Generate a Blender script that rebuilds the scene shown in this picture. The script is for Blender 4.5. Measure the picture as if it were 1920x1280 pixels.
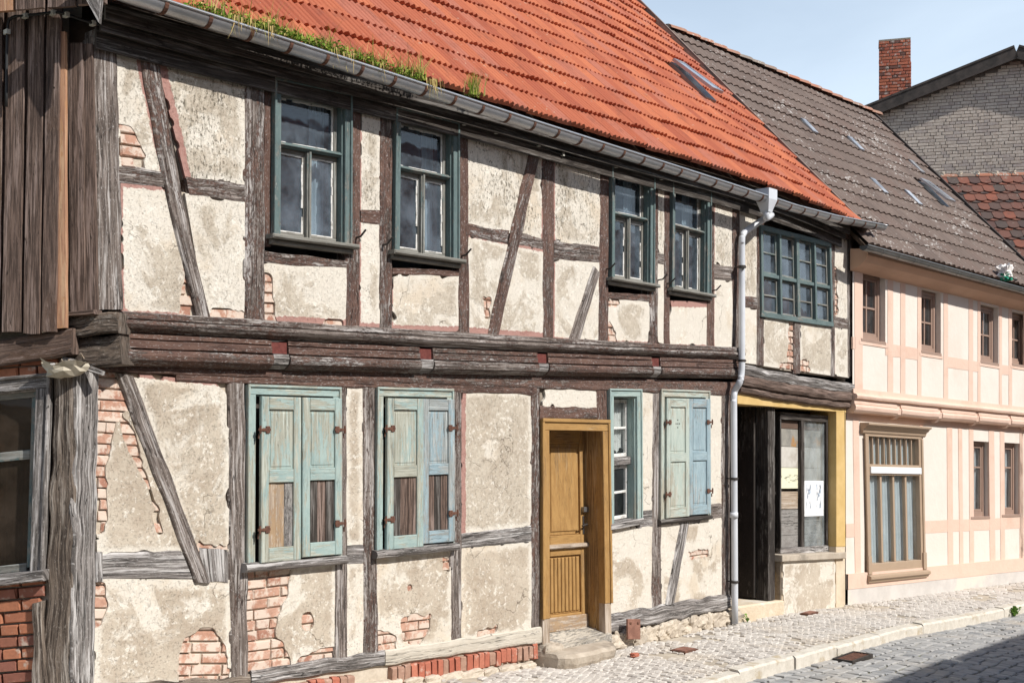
import bpy, math, random
import numpy as np
from mathutils import Vector, Matrix, noise as mnoise

S = bpy.context.scene
for o in list(bpy.data.objects): bpy.data.objects.remove(o)
R = math.radians
random.seed(7)

# ------------------------------------------------------------------ camera
TH = math.atan(1940 / 2200); FPX = 2200.0; HOR = 770.0
AX = Vector((math.cos(TH), math.sin(TH), 0)); RX = Vector((math.sin(TH), -math.cos(TH), 0))
EYE = Vector((0, -7, 2.3))
cam = bpy.data.cameras.new('camera'); camo = bpy.data.objects.new('camera', cam)
S.collection.objects.link(camo); S.camera = camo
cam.sensor_width = 36; cam.lens = FPX / 1920 * 36; cam.shift_y = (HOR - 640) / 1920
cam.clip_start = .05; cam.clip_end = 3000
camo.location = EYE; camo.rotation_euler = (R(90), 0, TH - R(90))

# ------------------------------------------------------------------ light
SUN_EL = R(42); PHI = R(9)                 # sun stands behind the camera, a little to the right of the wall's normal
sdir = Vector((math.sin(PHI) * math.cos(SUN_EL), -math.cos(PHI) * math.cos(SUN_EL), math.sin(SUN_EL)))
sl = bpy.data.lights.new('sun', 'SUN'); sl.energy = 5.0; sl.angle = R(.55); sl.color = (1, .968, .915)
so = bpy.data.objects.new('sun', sl); S.collection.objects.link(so)
so.rotation_euler = sdir.to_track_quat('Z', 'Y').to_euler(); so.location = (0, -20, 20)
W = bpy.data.worlds.new('World'); S.world = W; W.use_nodes = True
wn = W.node_tree; wn.nodes.clear()
wo = wn.nodes.new('ShaderNodeOutputWorld'); wb = wn.nodes.new('ShaderNodeBackground')
sk = wn.nodes.new('ShaderNodeTexSky'); sk.sky_type = 'NISHITA'; sk.sun_disc = False
sk.sun_elevation = SUN_EL; sk.sun_rotation = math.atan2(sdir.x, sdir.y); sk.altitude = 100
sk.air_density = 1.0; sk.dust_density = .6; sk.ozone_density = 1.5
tc = wn.nodes.new('ShaderNodeTexCoord'); mp_ = wn.nodes.new('ShaderNodeMapping')
mp_.inputs['Scale'].default_value = (1.2, 1.2, 4.5); mp_.inputs['Rotation'].default_value = (.25, .2, .4)
nz = wn.nodes.new('ShaderNodeTexNoise'); nz.inputs['Scale'].default_value = 1.6; nz.inputs['Detail'].default_value = 6
nz.inputs['Roughness'].default_value = .55; nz.inputs['Distortion'].default_value = .6
mr = wn.nodes.new('ShaderNodeMapRange'); mr.inputs[1].default_value = .38; mr.inputs[2].default_value = .8
mr.inputs[3].default_value = .70; mr.inputs[4].default_value = 1.0
mx = wn.nodes.new('ShaderNodeMix'); mx.data_type = 'RGBA'
mx.inputs[7].default_value = (7.6, 8.9, 10.2, 1)
L = wn.links.new
L(tc.outputs['Generated'], mp_.inputs['Vector']); L(mp_.outputs[0], nz.inputs['Vector']); L(nz.outputs[0], mr.inputs[0])
sp = wn.nodes.new('ShaderNodeSeparateXYZ'); L(tc.outputs['Generated'], sp.inputs[0])       # haze: thin cloud thickens towards the horizon all round
hz = wn.nodes.new('ShaderNodeMapRange'); hz.inputs[1].default_value = .2; hz.inputs[2].default_value = .62; hz.inputs[3].default_value = 1.0; hz.inputs[4].default_value = .04
L(sp.outputs[2], hz.inputs[0]); hm = wn.nodes.new('ShaderNodeMath'); hm.operation = 'MULTIPLY'; L(mr.outputs[0], hm.inputs[0]); L(hz.outputs[0], hm.inputs[1])
L(hm.outputs[0], mx.inputs[0]); L(sk.outputs[0], mx.inputs[6]); L(mx.outputs[2], wb.inputs[0]); L(wb.outputs[0], wo.inputs[0])
wb.inputs[1].default_value = .106
S.view_settings.view_transform = 'Standard'; S.view_settings.look = 'None'
S.view_settings.exposure = .19; S.view_settings.gamma = 1
S.render.engine = 'CYCLES'
S.cycles.max_bounces = 8; S.cycles.transparent_max_bounces = 12

# ------------------------------------------------------------------ node helpers
class NT:
    def __init__(s, name):
        s.m = bpy.data.materials.new(name); s.m.use_nodes = True; s.t = s.m.node_tree
        s.t.nodes.clear(); s.out = s.t.nodes.new('ShaderNodeOutputMaterial')
        s.b = s.t.nodes.new('ShaderNodeBsdfPrincipled'); s.l(s.b.outputs[0], s.out.inputs[0])
        s.b.inputs['Roughness'].default_value = .85
        s.b.inputs['Specular IOR Level'].default_value = .3
    def l(s, a, b): s.t.links.new(a, b)
    def put(s, sock, v):
        if hasattr(v, 'is_output'): s.l(v, sock)
        elif isinstance(v, (tuple, list)):
            v = tuple(v); n = len(sock.default_value)
            sock.default_value = v + (1,) if len(v) == 3 and n == 4 else v[:n]
        else: sock.default_value = v
    def pos(s): return s.t.nodes.new('ShaderNodeNewGeometry').outputs['Position']
    def uv(s): return s.t.nodes.new('ShaderNodeTexCoord').outputs['UV']
    def obj(s): return s.t.nodes.new('ShaderNodeTexCoord').outputs['Object']
    def attr(s, nm, kind='GEOMETRY', out='Fac'):
        n = s.t.nodes.new('ShaderNodeAttribute'); n.attribute_type = kind; n.attribute_name = nm
        return n.outputs[out]
    def rnd(s):
        o = s.t.nodes.new('ShaderNodeObjectInfo').outputs['Random']
        return s.math('FRACT', s.math('ADD', o, s.attr('rnd')))
    def math(s, op, a, b=0.0, c=0.0):
        n = s.t.nodes.new('ShaderNodeMath'); n.operation = op
        s.put(n.inputs[0], a); s.put(n.inputs[1], b); s.put(n.inputs[2], c); return n.outputs[0]
    def sc(s, v, k, off=None):
        n = s.t.nodes.new('ShaderNodeVectorMath'); n.operation = 'MULTIPLY'
        s.put(n.inputs[0], v); s.put(n.inputs[1], k); v = n.outputs[0]
        if off is not None:
            n = s.t.nodes.new('ShaderNodeVectorMath'); n.operation = 'ADD'
            s.put(n.inputs[0], v); m = s.math('MULTIPLY', off, 61.7); s.l(m, n.inputs[1]); v = n.outputs[0]
        return v
    def noise(s, v, scale=1, detail=4, rough=.6, dist=0.0):
        n = s.t.nodes.new('ShaderNodeTexNoise'); s.put(n.inputs['Vector'], v)
        n.inputs['Scale'].default_value = scale; n.inputs['Detail'].default_value = detail
        n.inputs['Roughness'].default_value = rough; n.inputs['Distortion'].default_value = dist
        return n.outputs[0]
    def vor(s, v, scale, feat='DISTANCE_TO_EDGE'):
        n = s.t.nodes.new('ShaderNodeTexVoronoi'); n.feature = feat; s.put(n.inputs['Vector'], v)
        n.inputs['Scale'].default_value = scale; return n.outputs['Distance']
    def ramp(s, f, a, b, lo=0.0, hi=1.0):
        n = s.t.nodes.new('ShaderNodeMapRange'); n.interpolation_type = 'SMOOTHSTEP'
        s.put(n.inputs[0], f); s.put(n.inputs[1], a); s.put(n.inputs[2], b)
        n.inputs[3].default_value = lo; n.inputs[4].default_value = hi; return n.outputs[0]
    def mix(s, f, a, b, mode='MIX'):
        n = s.t.nodes.new('ShaderNodeMix'); n.data_type = 'RGBA'; n.blend_type = mode
        s.put(n.inputs[0], f); s.put(n.inputs[6], a); s.put(n.inputs[7], b); return n.outputs[2]
    def bump(s, h, st=.5, dist=.01):
        n = s.t.nodes.new('ShaderNodeBump'); n.inputs['Strength'].default_value = st
        n.inputs['Distance'].default_value = dist; s.l(h, n.inputs['Height']); s.l(n.outputs[0], s.b.inputs['Normal'])
    def done(s, col=None, rough=None, metal=None):
        if col is not None: s.put(s.b.inputs['Base Color'], col)
        if rough is not None: s.put(s.b.inputs['Roughness'], rough)
        if metal is not None: s.put(s.b.inputs['Metallic'], metal)
        return s.m

def wood(name, paint_a, paint_b, wa, wb_, wl, flake=(4, 13), bumpst=.9, across=1.0, crk=.8, spk=.5):
    """bare weathered timber with remains of paint; object property 'paint' says how much is left"""
    n = NT(name); r = n.rnd(); uv = n.uv()
    g1 = n.noise(n.sc(uv, (3.0, 75 * across, 1), r), 1, 6, .7)
    g2 = n.noise(n.sc(uv, (1.2, 20 * across, 1), r), 1, 5, .65, .4)
    lin = n.noise(n.sc(uv, (1.3, 30 * across, 1), r), 1, 3, .55, .3)
    crack = n.ramp(n.math('ABSOLUTE', n.math('SUBTRACT', lin, .5)), .002, .014, 1, 0)
    crack = n.math('MULTIPLY', crack, n.ramp(n.noise(n.sc(uv, (1.1, 6, 1), r), 1, 3, .5), .42, .6))
    wc = n.mix(n.ramp(g1, .39, .61), wa, wb_)
    wc = n.mix(n.math('MULTIPLY', n.ramp(n.math('ADD', n.math('MULTIPLY', g2, .6), n.math('MULTIPLY', g1, .4)), .50, .60), .85), wc, wl)
    pf = n.noise(n.sc(uv, (flake[0], flake[1], 1), r), 1, 10, .78)
    fine = n.noise(n.sc(uv, (flake[0] * 4, flake[1] * 3.4, 1), r), 1, 6, .75)
    big = n.noise(n.sc(n.pos(), (1.3, 1.3, 1.3)), 1, 3, .5)
    pf = n.math('ADD', n.math('ADD', n.math('MULTIPLY', pf, .5), n.math('MULTIPLY', fine, .36)), n.math('MULTIPLY', big, .3))
    T = n.math('SUBTRACT', .80, n.math('MULTIPLY', n.attr('paint', 'OBJECT'), .40))
    mask = n.ramp(pf, T, n.math('ADD', T, .045))
    pc = n.mix(n.ramp(n.noise(n.sc(uv, (5, 16, 1), r), 1, 7, .7), .3, .7), paint_a, paint_b)
    col = n.mix(mask, wc, pc)
    speck = n.ramp(n.noise(n.sc(uv, (34, 95, 1), r), 1, 4, .75), .56, .68)
    col = n.mix(n.math('MULTIPLY', speck, spk), col, wl)
    dk = n.ramp(n.noise(n.sc(uv, (26, 80, 1), n.math('ADD', r, .37)), 1, 4, .75), .58, .70)
    col = n.mix(n.math('MULTIPLY', dk, .55 * crk), col, (.03, .022, .018))
    col = n.mix(n.math('MULTIPLY', crack, crk), col, (.018, .014, .011))
    h = n.math('ADD', n.math('MULTIPLY', g1, .6), n.math('ADD', n.math('MULTIPLY', mask, .3), n.math('MULTIPLY', fine, .5)))
    h = n.math('SUBTRACT', h, n.math('MULTIPLY', crack, 1.2))
    n.bump(h, bumpst, .014)
    return n.done(col, .9)

BROWN = wood('flaking_brown_timber', (.088, .05, .04), (.155, .09, .068), (.09, .07, .059), (.24, .198, .172), (.48, .445, .42), flake=(9, 32), crk=.7, spk=.75)
GREYW = wood('grey_weathered_timber', (.30, .285, .265), (.20, .18, .165), (.085, .075, .068), (.29, .262, .245), (.56, .535, .515), flake=(6, 22), crk=.95)
CREAMW = wood('cream_washed_beam', (.56, .51, .43), (.48, .43, .355), (.26, .235, .205), (.40, .37, .33), (.58, .54, .48), flake=(5, 16), crk=.45, spk=.3)
BOARD = wood('dark_cladding_boards', (.095, .058, .04), (.125, .08, .06), (.062, .041, .032), (.175, .118, .092), (.27, .2, .17), flake=(3, 16), bumpst=.6, crk=.7, spk=.25)
ORANGE = wood('fresh_pine_strip', (.40, .20, .10), (.46, .25, .12), (.34, .18, .11), (.48, .27, .16), (.54, .36, .22), bumpst=.3, crk=.3, spk=.2)
ROT = wood('rotten_corner_timber', (.12, .09, .07), (.16, .12, .09), (.05, .037, .029), (.21, .165, .13), (.42, .37, .32), bumpst=1.0, across=.8, crk=1.0)
TEAL = wood('old_teal_paint', (.35, .43, .395), (.26, .345, .33), (.28, .275, .22), (.39, .39, .325), (.47, .50, .44), flake=(2.2, 14), bumpst=.4, crk=.5, spk=.4)
TEALD = wood('dull_teal_window_paint', (.088, .124, .124), (.125, .172, .168), (.15, .142, .122), (.24, .228, .2), (.30, .31, .29), flake=(5, 16), bumpst=.4, crk=.4, spk=.35)
BLUEP = wood('old_pale_blue_paint', (.31, .40, .43), (.23, .31, .345), (.22, .23, .22), (.34, .36, .35), (.46, .49, .48), flake=(2.2, 14), bumpst=.4, crk=.5, spk=.4)
PALEG = wood('old_pale_green_paint', (.45, .49, .43), (.36, .42, .375), (.32, .30, .235), (.42, .40, .33), (.52, .525, .46), flake=(2.2, 14), bumpst=.4, crk=.45, spk=.4)
OCHRE = wood('ochre_door_paint', (.40, .235, .085), (.30, .165, .055), (.19, .11, .045), (.34, .205, .085), (.44, .30, .155), flake=(1.6, 12), bumpst=.35, crk=.45, spk=.25)
BLACKW = wood('blackened_timber_and_eaves_shade', (.018, .014, .012), (.028, .022, .018), (.03, .024, .02), (.07, .058, .05), (.2, .185, .17), flake=(2, 8), bumpst=.5, crk=.4, spk=.12)
TANW = wood('bare_tan_plank', (.36, .25, .15), (.30, .2, .12), (.27, .205, .15), (.43, .34, .255), (.5, .43, .36), bumpst=.3, crk=.35, spk=.25)

def m_plaster(name='stained_lime_plaster'):
    n = NT(name); p = n.pos(); ob = n.rnd(); po = n.sc(p, (1, 1, 1), ob)
    e = n.attr('edge'); st = n.attr('stain', 'OBJECT')
    e2 = n.math('ADD', e, n.math('MULTIPLY', n.math('SUBTRACT', n.noise(p, 6, 6, .65), .5), .17))
    big = n.noise(po, 1.9, 7, .66, .6)
    inside = n.ramp(e2, .028, .075)
    T = n.math('SUBTRACT', .70, n.math('MULTIPLY', st, .38))
    blotch = n.ramp(big, T, n.math('ADD', T, .075))
    stain = n.math('MULTIPLY', inside, blotch)
    cream = n.mix(n.noise(p, 3, 5, .65), (.61, .55, .46), (.70, .65, .57))
    cream = n.mix(n.math('MULTIPLY', n.ramp(n.noise(po, 2.3, 4, .6), .52, .68), .75), cream, (.58, .485, .37))
    mott = n.noise(p, 17, 8, .78)
    dirt = n.mix(n.ramp(mott, .34, .66), (.37, .315, .245), (.57, .51, .42))
    dirt = n.mix(n.ramp(n.noise(po, 4.5, 5, .6), .55, .72), dirt, (.62, .56, .45))
    sm_ = n.attr('smooth', 'OBJECT')
    tan = n.mix(n.ramp(n.noise(po, 3.2, 6, .6), .35, .68), (.385, .31, .235), (.51, .435, .345))
    tan = n.mix(n.math('MULTIPLY', n.ramp(mott, .42, .62), .35), tan, (.54, .485, .39))
    dirt = n.mix(sm_, dirt, tan)
    col = n.mix(n.math('MULTIPLY', stain, .93), cream, dirt)
    streak = n.ramp(n.noise(n.sc(p, (38, 38, 6)), 1, 6, .72), .50, .66)
    col = n.mix(n.math('MULTIPLY', n.math('MULTIPLY', streak, inside), n.math('MULTIPLY', n.attr('streak', 'OBJECT'), .62)), col, (.24, .215, .165))
    flake = n.ramp(n.math('ADD', n.noise(p, 24, 7, .75), n.math('MULTIPLY', n.noise(p, 3.5, 2), .35)), .74, .80)
    col = n.mix(n.math('MULTIPLY', flake, .7), col, (.76, .715, .63))
    pit = n.ramp(n.noise(p, 70, 6, .8), .555, .65)
    col = n.mix(n.math('MULTIPLY', n.math('MULTIPLY', pit, n.math('SUBTRACT', 1.0, n.math('MULTIPLY', sm_, .55))), n.math('ADD', .28, n.math('MULTIPLY', stain, .34))), col, (.24, .205, .15))
    wn2 = n.t.nodes.new('ShaderNodeVectorMath'); wn2.operation = 'ADD'
    nn = n.t.nodes.new('ShaderNodeTexNoise'); n.l(p, nn.inputs['Vector']); nn.inputs['Scale'].default_value = 4; nn.inputs['Detail'].default_value = 8
    k = n.t.nodes.new('ShaderNodeVectorMath'); k.operation = 'SCALE'; n.l(nn.outputs['Color'], k.inputs[0]); k.inputs['Scale'].default_value = .45
    n.l(po, wn2.inputs[0]); n.l(k.outputs[0], wn2.inputs[1])
    cr = n.ramp(n.vor(wn2.outputs[0], 1.3), .0015, .005, 1, 0)
    cr = n.math('MULTIPLY', cr, n.ramp(n.noise(po, 2.0, 2), .54, .62))
    col = n.mix(n.math('MULTIPLY', cr, .7), col, (.15, .115, .08))
    rd = n.ramp(n.math('ADD', n.attr('red'), n.math('MULTIPLY', n.math('SUBTRACT', n.noise(p, 16, 7, .75), .5), 1.1)), .42, .52)
    bs = n.ramp(n.math('ADD', n.noise(n.sc(p, (1, 1, .55)), 52, 5, .75), n.math('MULTIPLY', n.noise(p, 3.1, 3), .3)), .70, .76)
    col = n.mix(n.math('MULTIPLY', bs, n.math('MULTIPLY', n.attr('streak', 'OBJECT'), .8)), col, (.10, .085, .06))
    col = n.mix(n.math('MULTIPLY', rd, .88), col, n.mix(n.noise(p, 30, 5, .75), (.27, .115, .095), (.42, .215, .18)))
    h = n.math('ADD', n.noise(p, 45, 8, .78), n.math('MULTIPLY', stain, .4))
    h = n.math('SUBTRACT', h, n.math('ADD', n.math('MULTIPLY', pit, .6), cr))
    n.bump(h, .7, .010)
    return n.done(col, .92)
PLASTER = m_plaster()

def m_brick(name, a, b, c, smear=.5, sm=(.66, .58, .48)):
    n = NT(name); p = n.pos(); r = n.rnd()
    col = n.mix(r, a, b); col = n.mix(n.ramp(n.math('FRACT', n.math('MULTIPLY', r, 7.31)), .72, .8), col, c)
    col = n.mix(n.math('MULTIPLY', n.ramp(n.noise(p, 22, 6, .7), .35, .7), .35), col, (.16, .07, .045), 'MIX')
    sme = n.ramp(n.noise(n.sc(p, (1, 1, 1), r), 9, 6, .7), .62 - .2 * smear, .74 - .2 * smear)
    col = n.mix(n.math('MULTIPLY', sme, .75), col, sm)
    n.bump(n.noise(p, 55, 6, .7), .5, .008)
    return n.done(col, .9)
BRICK = m_brick('pale_salmon_brick', (.44, .24, .165), (.53, .32, .235), (.36, .18, .125), .95, (.64, .55, .46))
BRICKR = m_brick('red_rowlock_brick', (.36, .105, .065), (.46, .165, .105), (.36, .22, .16), .35, (.52, .36, .29))
BRICKD = m_brick('dark_side_brick', (.34, .13, .075), (.42, .17, .09), (.25, .10, .07), .3, (.45, .38, .31))
BRICKC = m_brick('chimney_brick', (.34, .09, .055), (.42, .13, .07), (.15, .07, .055), .45, (.46, .41, .36))
BRICKG = m_brick('grey_sand_lime_brick', (.48, .415, .35), (.56, .49, .42), (.43, .375, .335), .15, (.57, .51, .44))

def m_simple(name, a, b, scale=8, rough=.85, bump=.3, bd=.006, metal=0.0, c=None, spec=.3, detail=6):
    n = NT(name); p = n.pos()
    f = n.noise(p, scale, detail, .65)
    col = n.mix(n.ramp(f, .3, .7), a, b)
    if c: col = n.mix(n.ramp(n.noise(p, scale * .37, 5, .65), .54, .66), col, c)
    n.b.inputs['Specular IOR Level'].default_value = spec
    if bump: n.bump(n.noise(p, scale * 5, 5, .7), bump, bd)
    return n.done(col, rough, metal)
MORTAR = m_simple('sandy_mortar', (.46, .39, .305), (.58, .505, .41), 20, bump=.6, bd=.01)
MORTARD = m_simple('dark_mortar_and_gap_shade', (.20, .165, .13), (.31, .265, .215), 20, bump=.6)
MORTARG = m_simple('grey_joint', (.12, .10, .085), (.18, .155, .135), 12)
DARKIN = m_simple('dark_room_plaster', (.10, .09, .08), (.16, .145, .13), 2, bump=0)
SOFFIT = m_simple('dark_soffit_planks', (.045, .03, .02), (.10, .07, .048), 5, c=(.15, .125, .10))
PINKW = m_simple('apricot_painted_timber', (.645, .46, .365), (.675, .49, .39), 4, .75, .5, .01, c=(.62, .43, .335))
CREAM = m_simple('cream_painted_render', (.665, .59, .52), (.70, .625, .555), 2.2, .85, .5, .01, c=(.645, .565, .49))
PINKE = m_simple('apricot_eaves_board', (.50, .32, .225), (.54, .35, .25), 3, .7, .15)
PLINTH = m_simple('grey_plinth_render', (.50, .465, .43), (.60, .56, .52), 3, .9, .4, c=(.63, .575, .50))
BROWNF = m_simple('brown_window_paint', (.30, .205, .16), (.33, .225, .175), 5, .5, .1)
TAUPE = m_simple('taupe_shopfront_paint', (.36, .265, .185), (.39, .285, .20), 5, .55, .1)
WHITEF = m_simple('white_enamel', (.72, .72, .72), (.78, .78, .78), 5, .4, 0)
PUTTY = m_simple('peeling_white_putty', (.62, .60, .56), (.74, .72, .69), 30, .9, .8, c=(.33, .31, .27))
ZINC = m_simple('zinc_gutter_sheet', (.44, .45, .47), (.54, .55, .57), 3, .38, .08, metal=.75, c=(.40, .40, .40))
ZINCD = m_simple('dull_dark_zinc', (.19, .19, .185), (.26, .26, .255), 3, .42, .08, metal=.7)
PIPE = m_simple('grey_painted_downpipe', (.52, .535, .565), (.60, .615, .64), 2, .4, .05, spec=.5)
IRON = m_simple('rusty_iron', (.085, .04, .028), (.15, .07, .045), 25, .85, .5)
RUST = m_simple('rust_plate', (.18, .085, .06), (.28, .14, .10), 10, .85, .4)
JOISTR = m_simple('dark_red_joist_end', (.10, .026, .022), (.17, .05, .04), 30, .9, .6)
IRONB = m_simple('dark_iron', (.03, .026, .024), (.055, .046, .04), 15, .6, .3)
STONE = m_simple('worn_sandstone', (.36, .30, .235), (.48, .415, .335), 6, .92, .7, .012, c=(.27, .23, .185))
KERB = m_simple('granite_kerb', (.50, .455, .385), (.62, .575, .50), 14, .85, .6, .008, c=(.43, .36, .26))
YELLOW = m_simple('yellow_shop_paint', (.52, .35, .13), (.60, .42, .18), 4, .8, .4, c=(.50, .36, .17))
RENDER = m_simple('peeling_shop_render', (.54, .44, .315), (.63, .53, .40), 4, .92, .8, .015, c=(.66, .60, .50))
SAND = m_simple('sandy_joints', (.36, .31, .245), (.48, .42, .335), 5, .95, .6, c=(.30, .26, .21))
ROADJ = m_simple('road_joints', (.16, .145, .115), (.25, .225, .17), 7, .95, .6, c=(.17, .185, .085))
EARTH = m_simple('earth', (.22, .2, .15), (.3, .27, .2), .3)
CABLE = m_simple('black_cable', (.02, .02, .02), (.03, .03, .03), 3, .6, 0)
CLIP = m_simple('cable_clip', (.42, .41, .36), (.5, .49, .44), 3, .6, 0)
OPPW = m_simple('opposite_render', (.56, .50, .42), (.64, .58, .5), 2, .9, .2)
BLACKB = m_simple('bitumen_board', (.03, .025, .022), (.065, .052, .045), 5, .8, .3)
LEAF = m_simple('weed_leaf', (.09, .20, .025), (.17, .30, .05), 30, .7, 0)
BAGW = m_simple('white_bag', (.74, .70, .66), (.8, .76, .72), 10, .5, .2)
BAGG = m_simple('green_bag', (.02, .26, .15), (.03, .32, .19), 10, .5, .2)
CURT = m_simple('grey_curtain', (.56, .60, .61), (.66, .70, .71), 4, .9, 0)
LACE = m_simple('white_lace', (.66, .65, .61), (.76, .75, .71), 40, .9, .2, c=(.46, .45, .42))
SHELL = m_simple('broken_enamel', (.36, .31, .23), (.50, .45, .36), 8, .5, .1)

def m_tile(name, a, b, c, d, lichen=None, lth=.62):
    n = NT(name); p = n.pos(); r = n.rnd()
    col = n.mix(r, a, b); r2 = n.math('FRACT', n.math('MULTIPLY', r, 9.7))
    col = n.mix(n.ramp(r2, .7, .95), col, c)
    col = n.mix(n.math('MULTIPLY', n.ramp(n.noise(p, 4, 6, .7), .5, .72), .5), col, d)
    col = n.mix(n.math('MULTIPLY', n.ramp(n.noise(p, 38, 4, .7), .6, .72), .4), col, d)
    if lichen: col = n.mix(n.math('MULTIPLY', n.ramp(n.math('ADD', n.noise(p, 16, 4, .75), n.math('MULTIPLY', n.noise(p, 1.4, 4), .5)), lth + .125, lth + .175), .85), col, lichen)
    n.bump(n.noise(p, 60, 5, .7), .4, .006)
    return n.done(col, .85)
TILER = m_tile('orange_red_ribbed_tile', (.33, .088, .047), (.47, .15, .072), (.39, .135, .085), (.17, .062, .042), (.45, .25, .17), .79)
TILEG = m_tile('grey_brown_pantile', (.12, .088, .073), (.155, .115, .095), (.14, .098, .08), (.075, .056, .047), (.42, .39, .36), .735)
TILED = m_tile('dark_beaver_tail_tile', (.22, .075, .046), (.075, .056, .048), (.05, .042, .04), (.035, .031, .03), (.24, .2, .16), .76)
RIDGET = m_tile('ridge_tile_clay', (.34, .14, .085), (.28, .16, .11), (.2, .16, .13), (.16, .13, .11), (.42, .39, .34), .72)

def m_sett(name, a, b, c):
    n = NT(name); p = n.pos(); r = n.rnd()
    col = n.mix(r, a, b); col = n.mix(n.ramp(n.math('FRACT', n.math('MULTIPLY', r, 5.3)), .7, .9), col, c)
    col = n.mix(n.math('MULTIPLY', n.ramp(n.noise(p, 1.1, 4, .6), .5, .7), .4), col, (.47, .39, .29))
    n.bump(n.noise(p, 60, 4, .7), .5, .006); return n.done(col, .75)
SETTP = m_sett('pale_mosaic_sett', (.47, .43, .385), (.57, .53, .48), (.38, .345, .31))
SETTR = m_sett('blue_grey_road_sett', (.30, .295, .285), (.38, .37, .355), (.25, .25, .25))

def m_glass(name, dust, dustcol, tint=(.9, .92, .925), refl=1.0):
    n = NT(name); p = n.pos(); t = n.t
    ge = t.nodes.new('ShaderNodeNewGeometry'); dt = t.nodes.new('ShaderNodeVectorMath'); dt.operation = 'DOT_PRODUCT'
    n.l(ge.outputs['Normal'], dt.inputs[0]); n.l(ge.outputs['Incoming'], dt.inputs[1])
    frs = n.math('ADD', .045, n.math('MULTIPLY', n.math('POWER', n.math('SUBTRACT', 1.0, n.math('ABSOLUTE', dt.outputs['Value'])), 5.0), .95))
    tr = t.nodes.new('ShaderNodeBsdfTransparent'); tr.inputs[0].default_value = tint + (1,)
    gl = t.nodes.new('ShaderNodeBsdfGlossy'); gl.inputs['Roughness'].default_value = .02; gl.inputs[0].default_value = (1, 1, 1, 1)
    df = t.nodes.new('ShaderNodeBsdfDiffuse'); df.inputs[0].default_value = dustcol + (1,)
    bp = t.nodes.new('ShaderNodeBump'); bp.inputs['Strength'].default_value = .06; bp.inputs['Distance'].default_value = .02
    n.l(n.noise(p, 3.5, 2, .4), bp.inputs['Height']); n.l(bp.outputs[0], gl.inputs['Normal'])
    m1 = t.nodes.new('ShaderNodeMixShader'); m2 = t.nodes.new('ShaderNodeMixShader')
    f = n.math('MULTIPLY', n.ramp(n.noise(p, 2.6, 6, .65), .25, .8), dust)
    n.l(f, m1.inputs[0]); n.l(tr.outputs[0], m1.inputs[1]); n.l(df.outputs[0], m1.inputs[2])
    n.l(n.math('MULTIPLY', frs, refl), m2.inputs[0]); n.l(m1.outputs[0], m2.inputs[1]); n.l(gl.outputs[0], m2.inputs[2])
    n.l(m2.outputs[0], n.out.inputs[0]); return n.m
GLASSD = m_glass('dusty_old_glass', .26, (.34, .40, .47), (.8, .85, .88))
GLASSB = m_glass('brown_dirty_glass', .45, (.10, .075, .055), (.6, .52, .45), .35)
GLASS = m_glass('clear_glass', .06, (.5, .52, .54))
GLASSM = m_glass('milky_shop_glass', .30, (.62, .66, .66))
SKYGL = m_glass('skylight_glass', 1.5, (.62, .65, .68), refl=1.5)  # whitish diffuse and raised gloss paint the bright sky reflection onto the lids
GTILE = m_glass('worn_glass_tile', 1.6, (.40, .41, .43))

def m_grass():
    n = NT('roof_grass'); r = n.attr('rnd')
    col = n.mix(n.ramp(r, 0, .55), (.10, .20, .02), (.25, .30, .05)); col = n.mix(n.ramp(r, .72, .85), col, (.52, .38, .16))
    n.b.inputs['Specular IOR Level'].default_value = .1
    return n.done(col, .8)
GRASS = m_grass()

def m_poster(name, seed, base):
    n = NT(name); uv = n.uv()
    f = n.noise(n.sc(uv, (3.2, 2.0, 1)), 1 + seed * .13, 4, .5, 2.0)
    ink = n.ramp(n.math('ABSOLUTE', n.math('SUBTRACT', f, .5)), .03, .05, 1, 0)
    sep = n.t.nodes.new('ShaderNodeSeparateXYZ'); n.l(uv, sep.inputs[0]); v = sep.outputs[1]; u = sep.outputs[0]
    band = n.math('MULTIPLY', n.ramp(v, .20, .24), n.ramp(v, .86, .93, 1, 0))
    cen = n.ramp(n.math('ABSOLUTE', n.math('SUBTRACT', u, .5)), .2, .32, 1, 0)
    lin = n.math('MULTIPLY', n.ramp(n.noise(n.sc(uv, (40, 22, 1)), 1, 1), .5, .6), n.math('MULTIPLY', n.ramp(v, .05, .07), n.ramp(v, .15, .17, 1, 0)))
    bl = n.mix(n.ramp(f, .35, .65), (.06, .07, .09), (.34, .44, .56))
    col = n.mix(n.math('MULTIPLY', n.math('MULTIPLY', band, cen), n.math('MULTIPLY', n.ramp(n.noise(n.sc(uv, (3.5, 1.8, 1)), 1 + seed * .2, 4, .6, 1.5), .43, .56), .9)), base, bl)
    col = n.mix(n.math('MULTIPLY', lin, .5), col, (.2, .2, .2))
    return n.done(col, .7)
POST1 = m_poster('poster_print_a', 1, (.76, .76, .76)); POST2 = m_poster('poster_print_b', 2, (.76, .76, .76))
def m_ink():
    n = NT('torn_print'); uv = n.uv()
    f = n.noise(n.sc(uv, (3.2, 4, 1)), 1, 6, .65, 1.5)
    ink = n.ramp(f, .53, .56)
    sep = n.t.nodes.new('ShaderNodeSeparateXYZ'); n.l(uv, sep.inputs[0]); v = sep.outputs[1]
    ink = n.math('MULTIPLY', ink, n.math('MULTIPLY', n.ramp(v, .12, .3), n.ramp(v, .55, .75, 1, 0)))
    return n.done(n.mix(ink, (.70, .68, .50), (.05, .045, .035)), .8)
INKB = m_ink()
RUSTB = m_simple('rust_stained_board', (.20, .19, .17), (.30, .28, .24), 9, c=(.36, .19, .07))
PALEB = m_simple('pale_boarding', (.46, .43, .38), (.55, .52, .47), 8, c=(.40, .36, .31))

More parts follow.
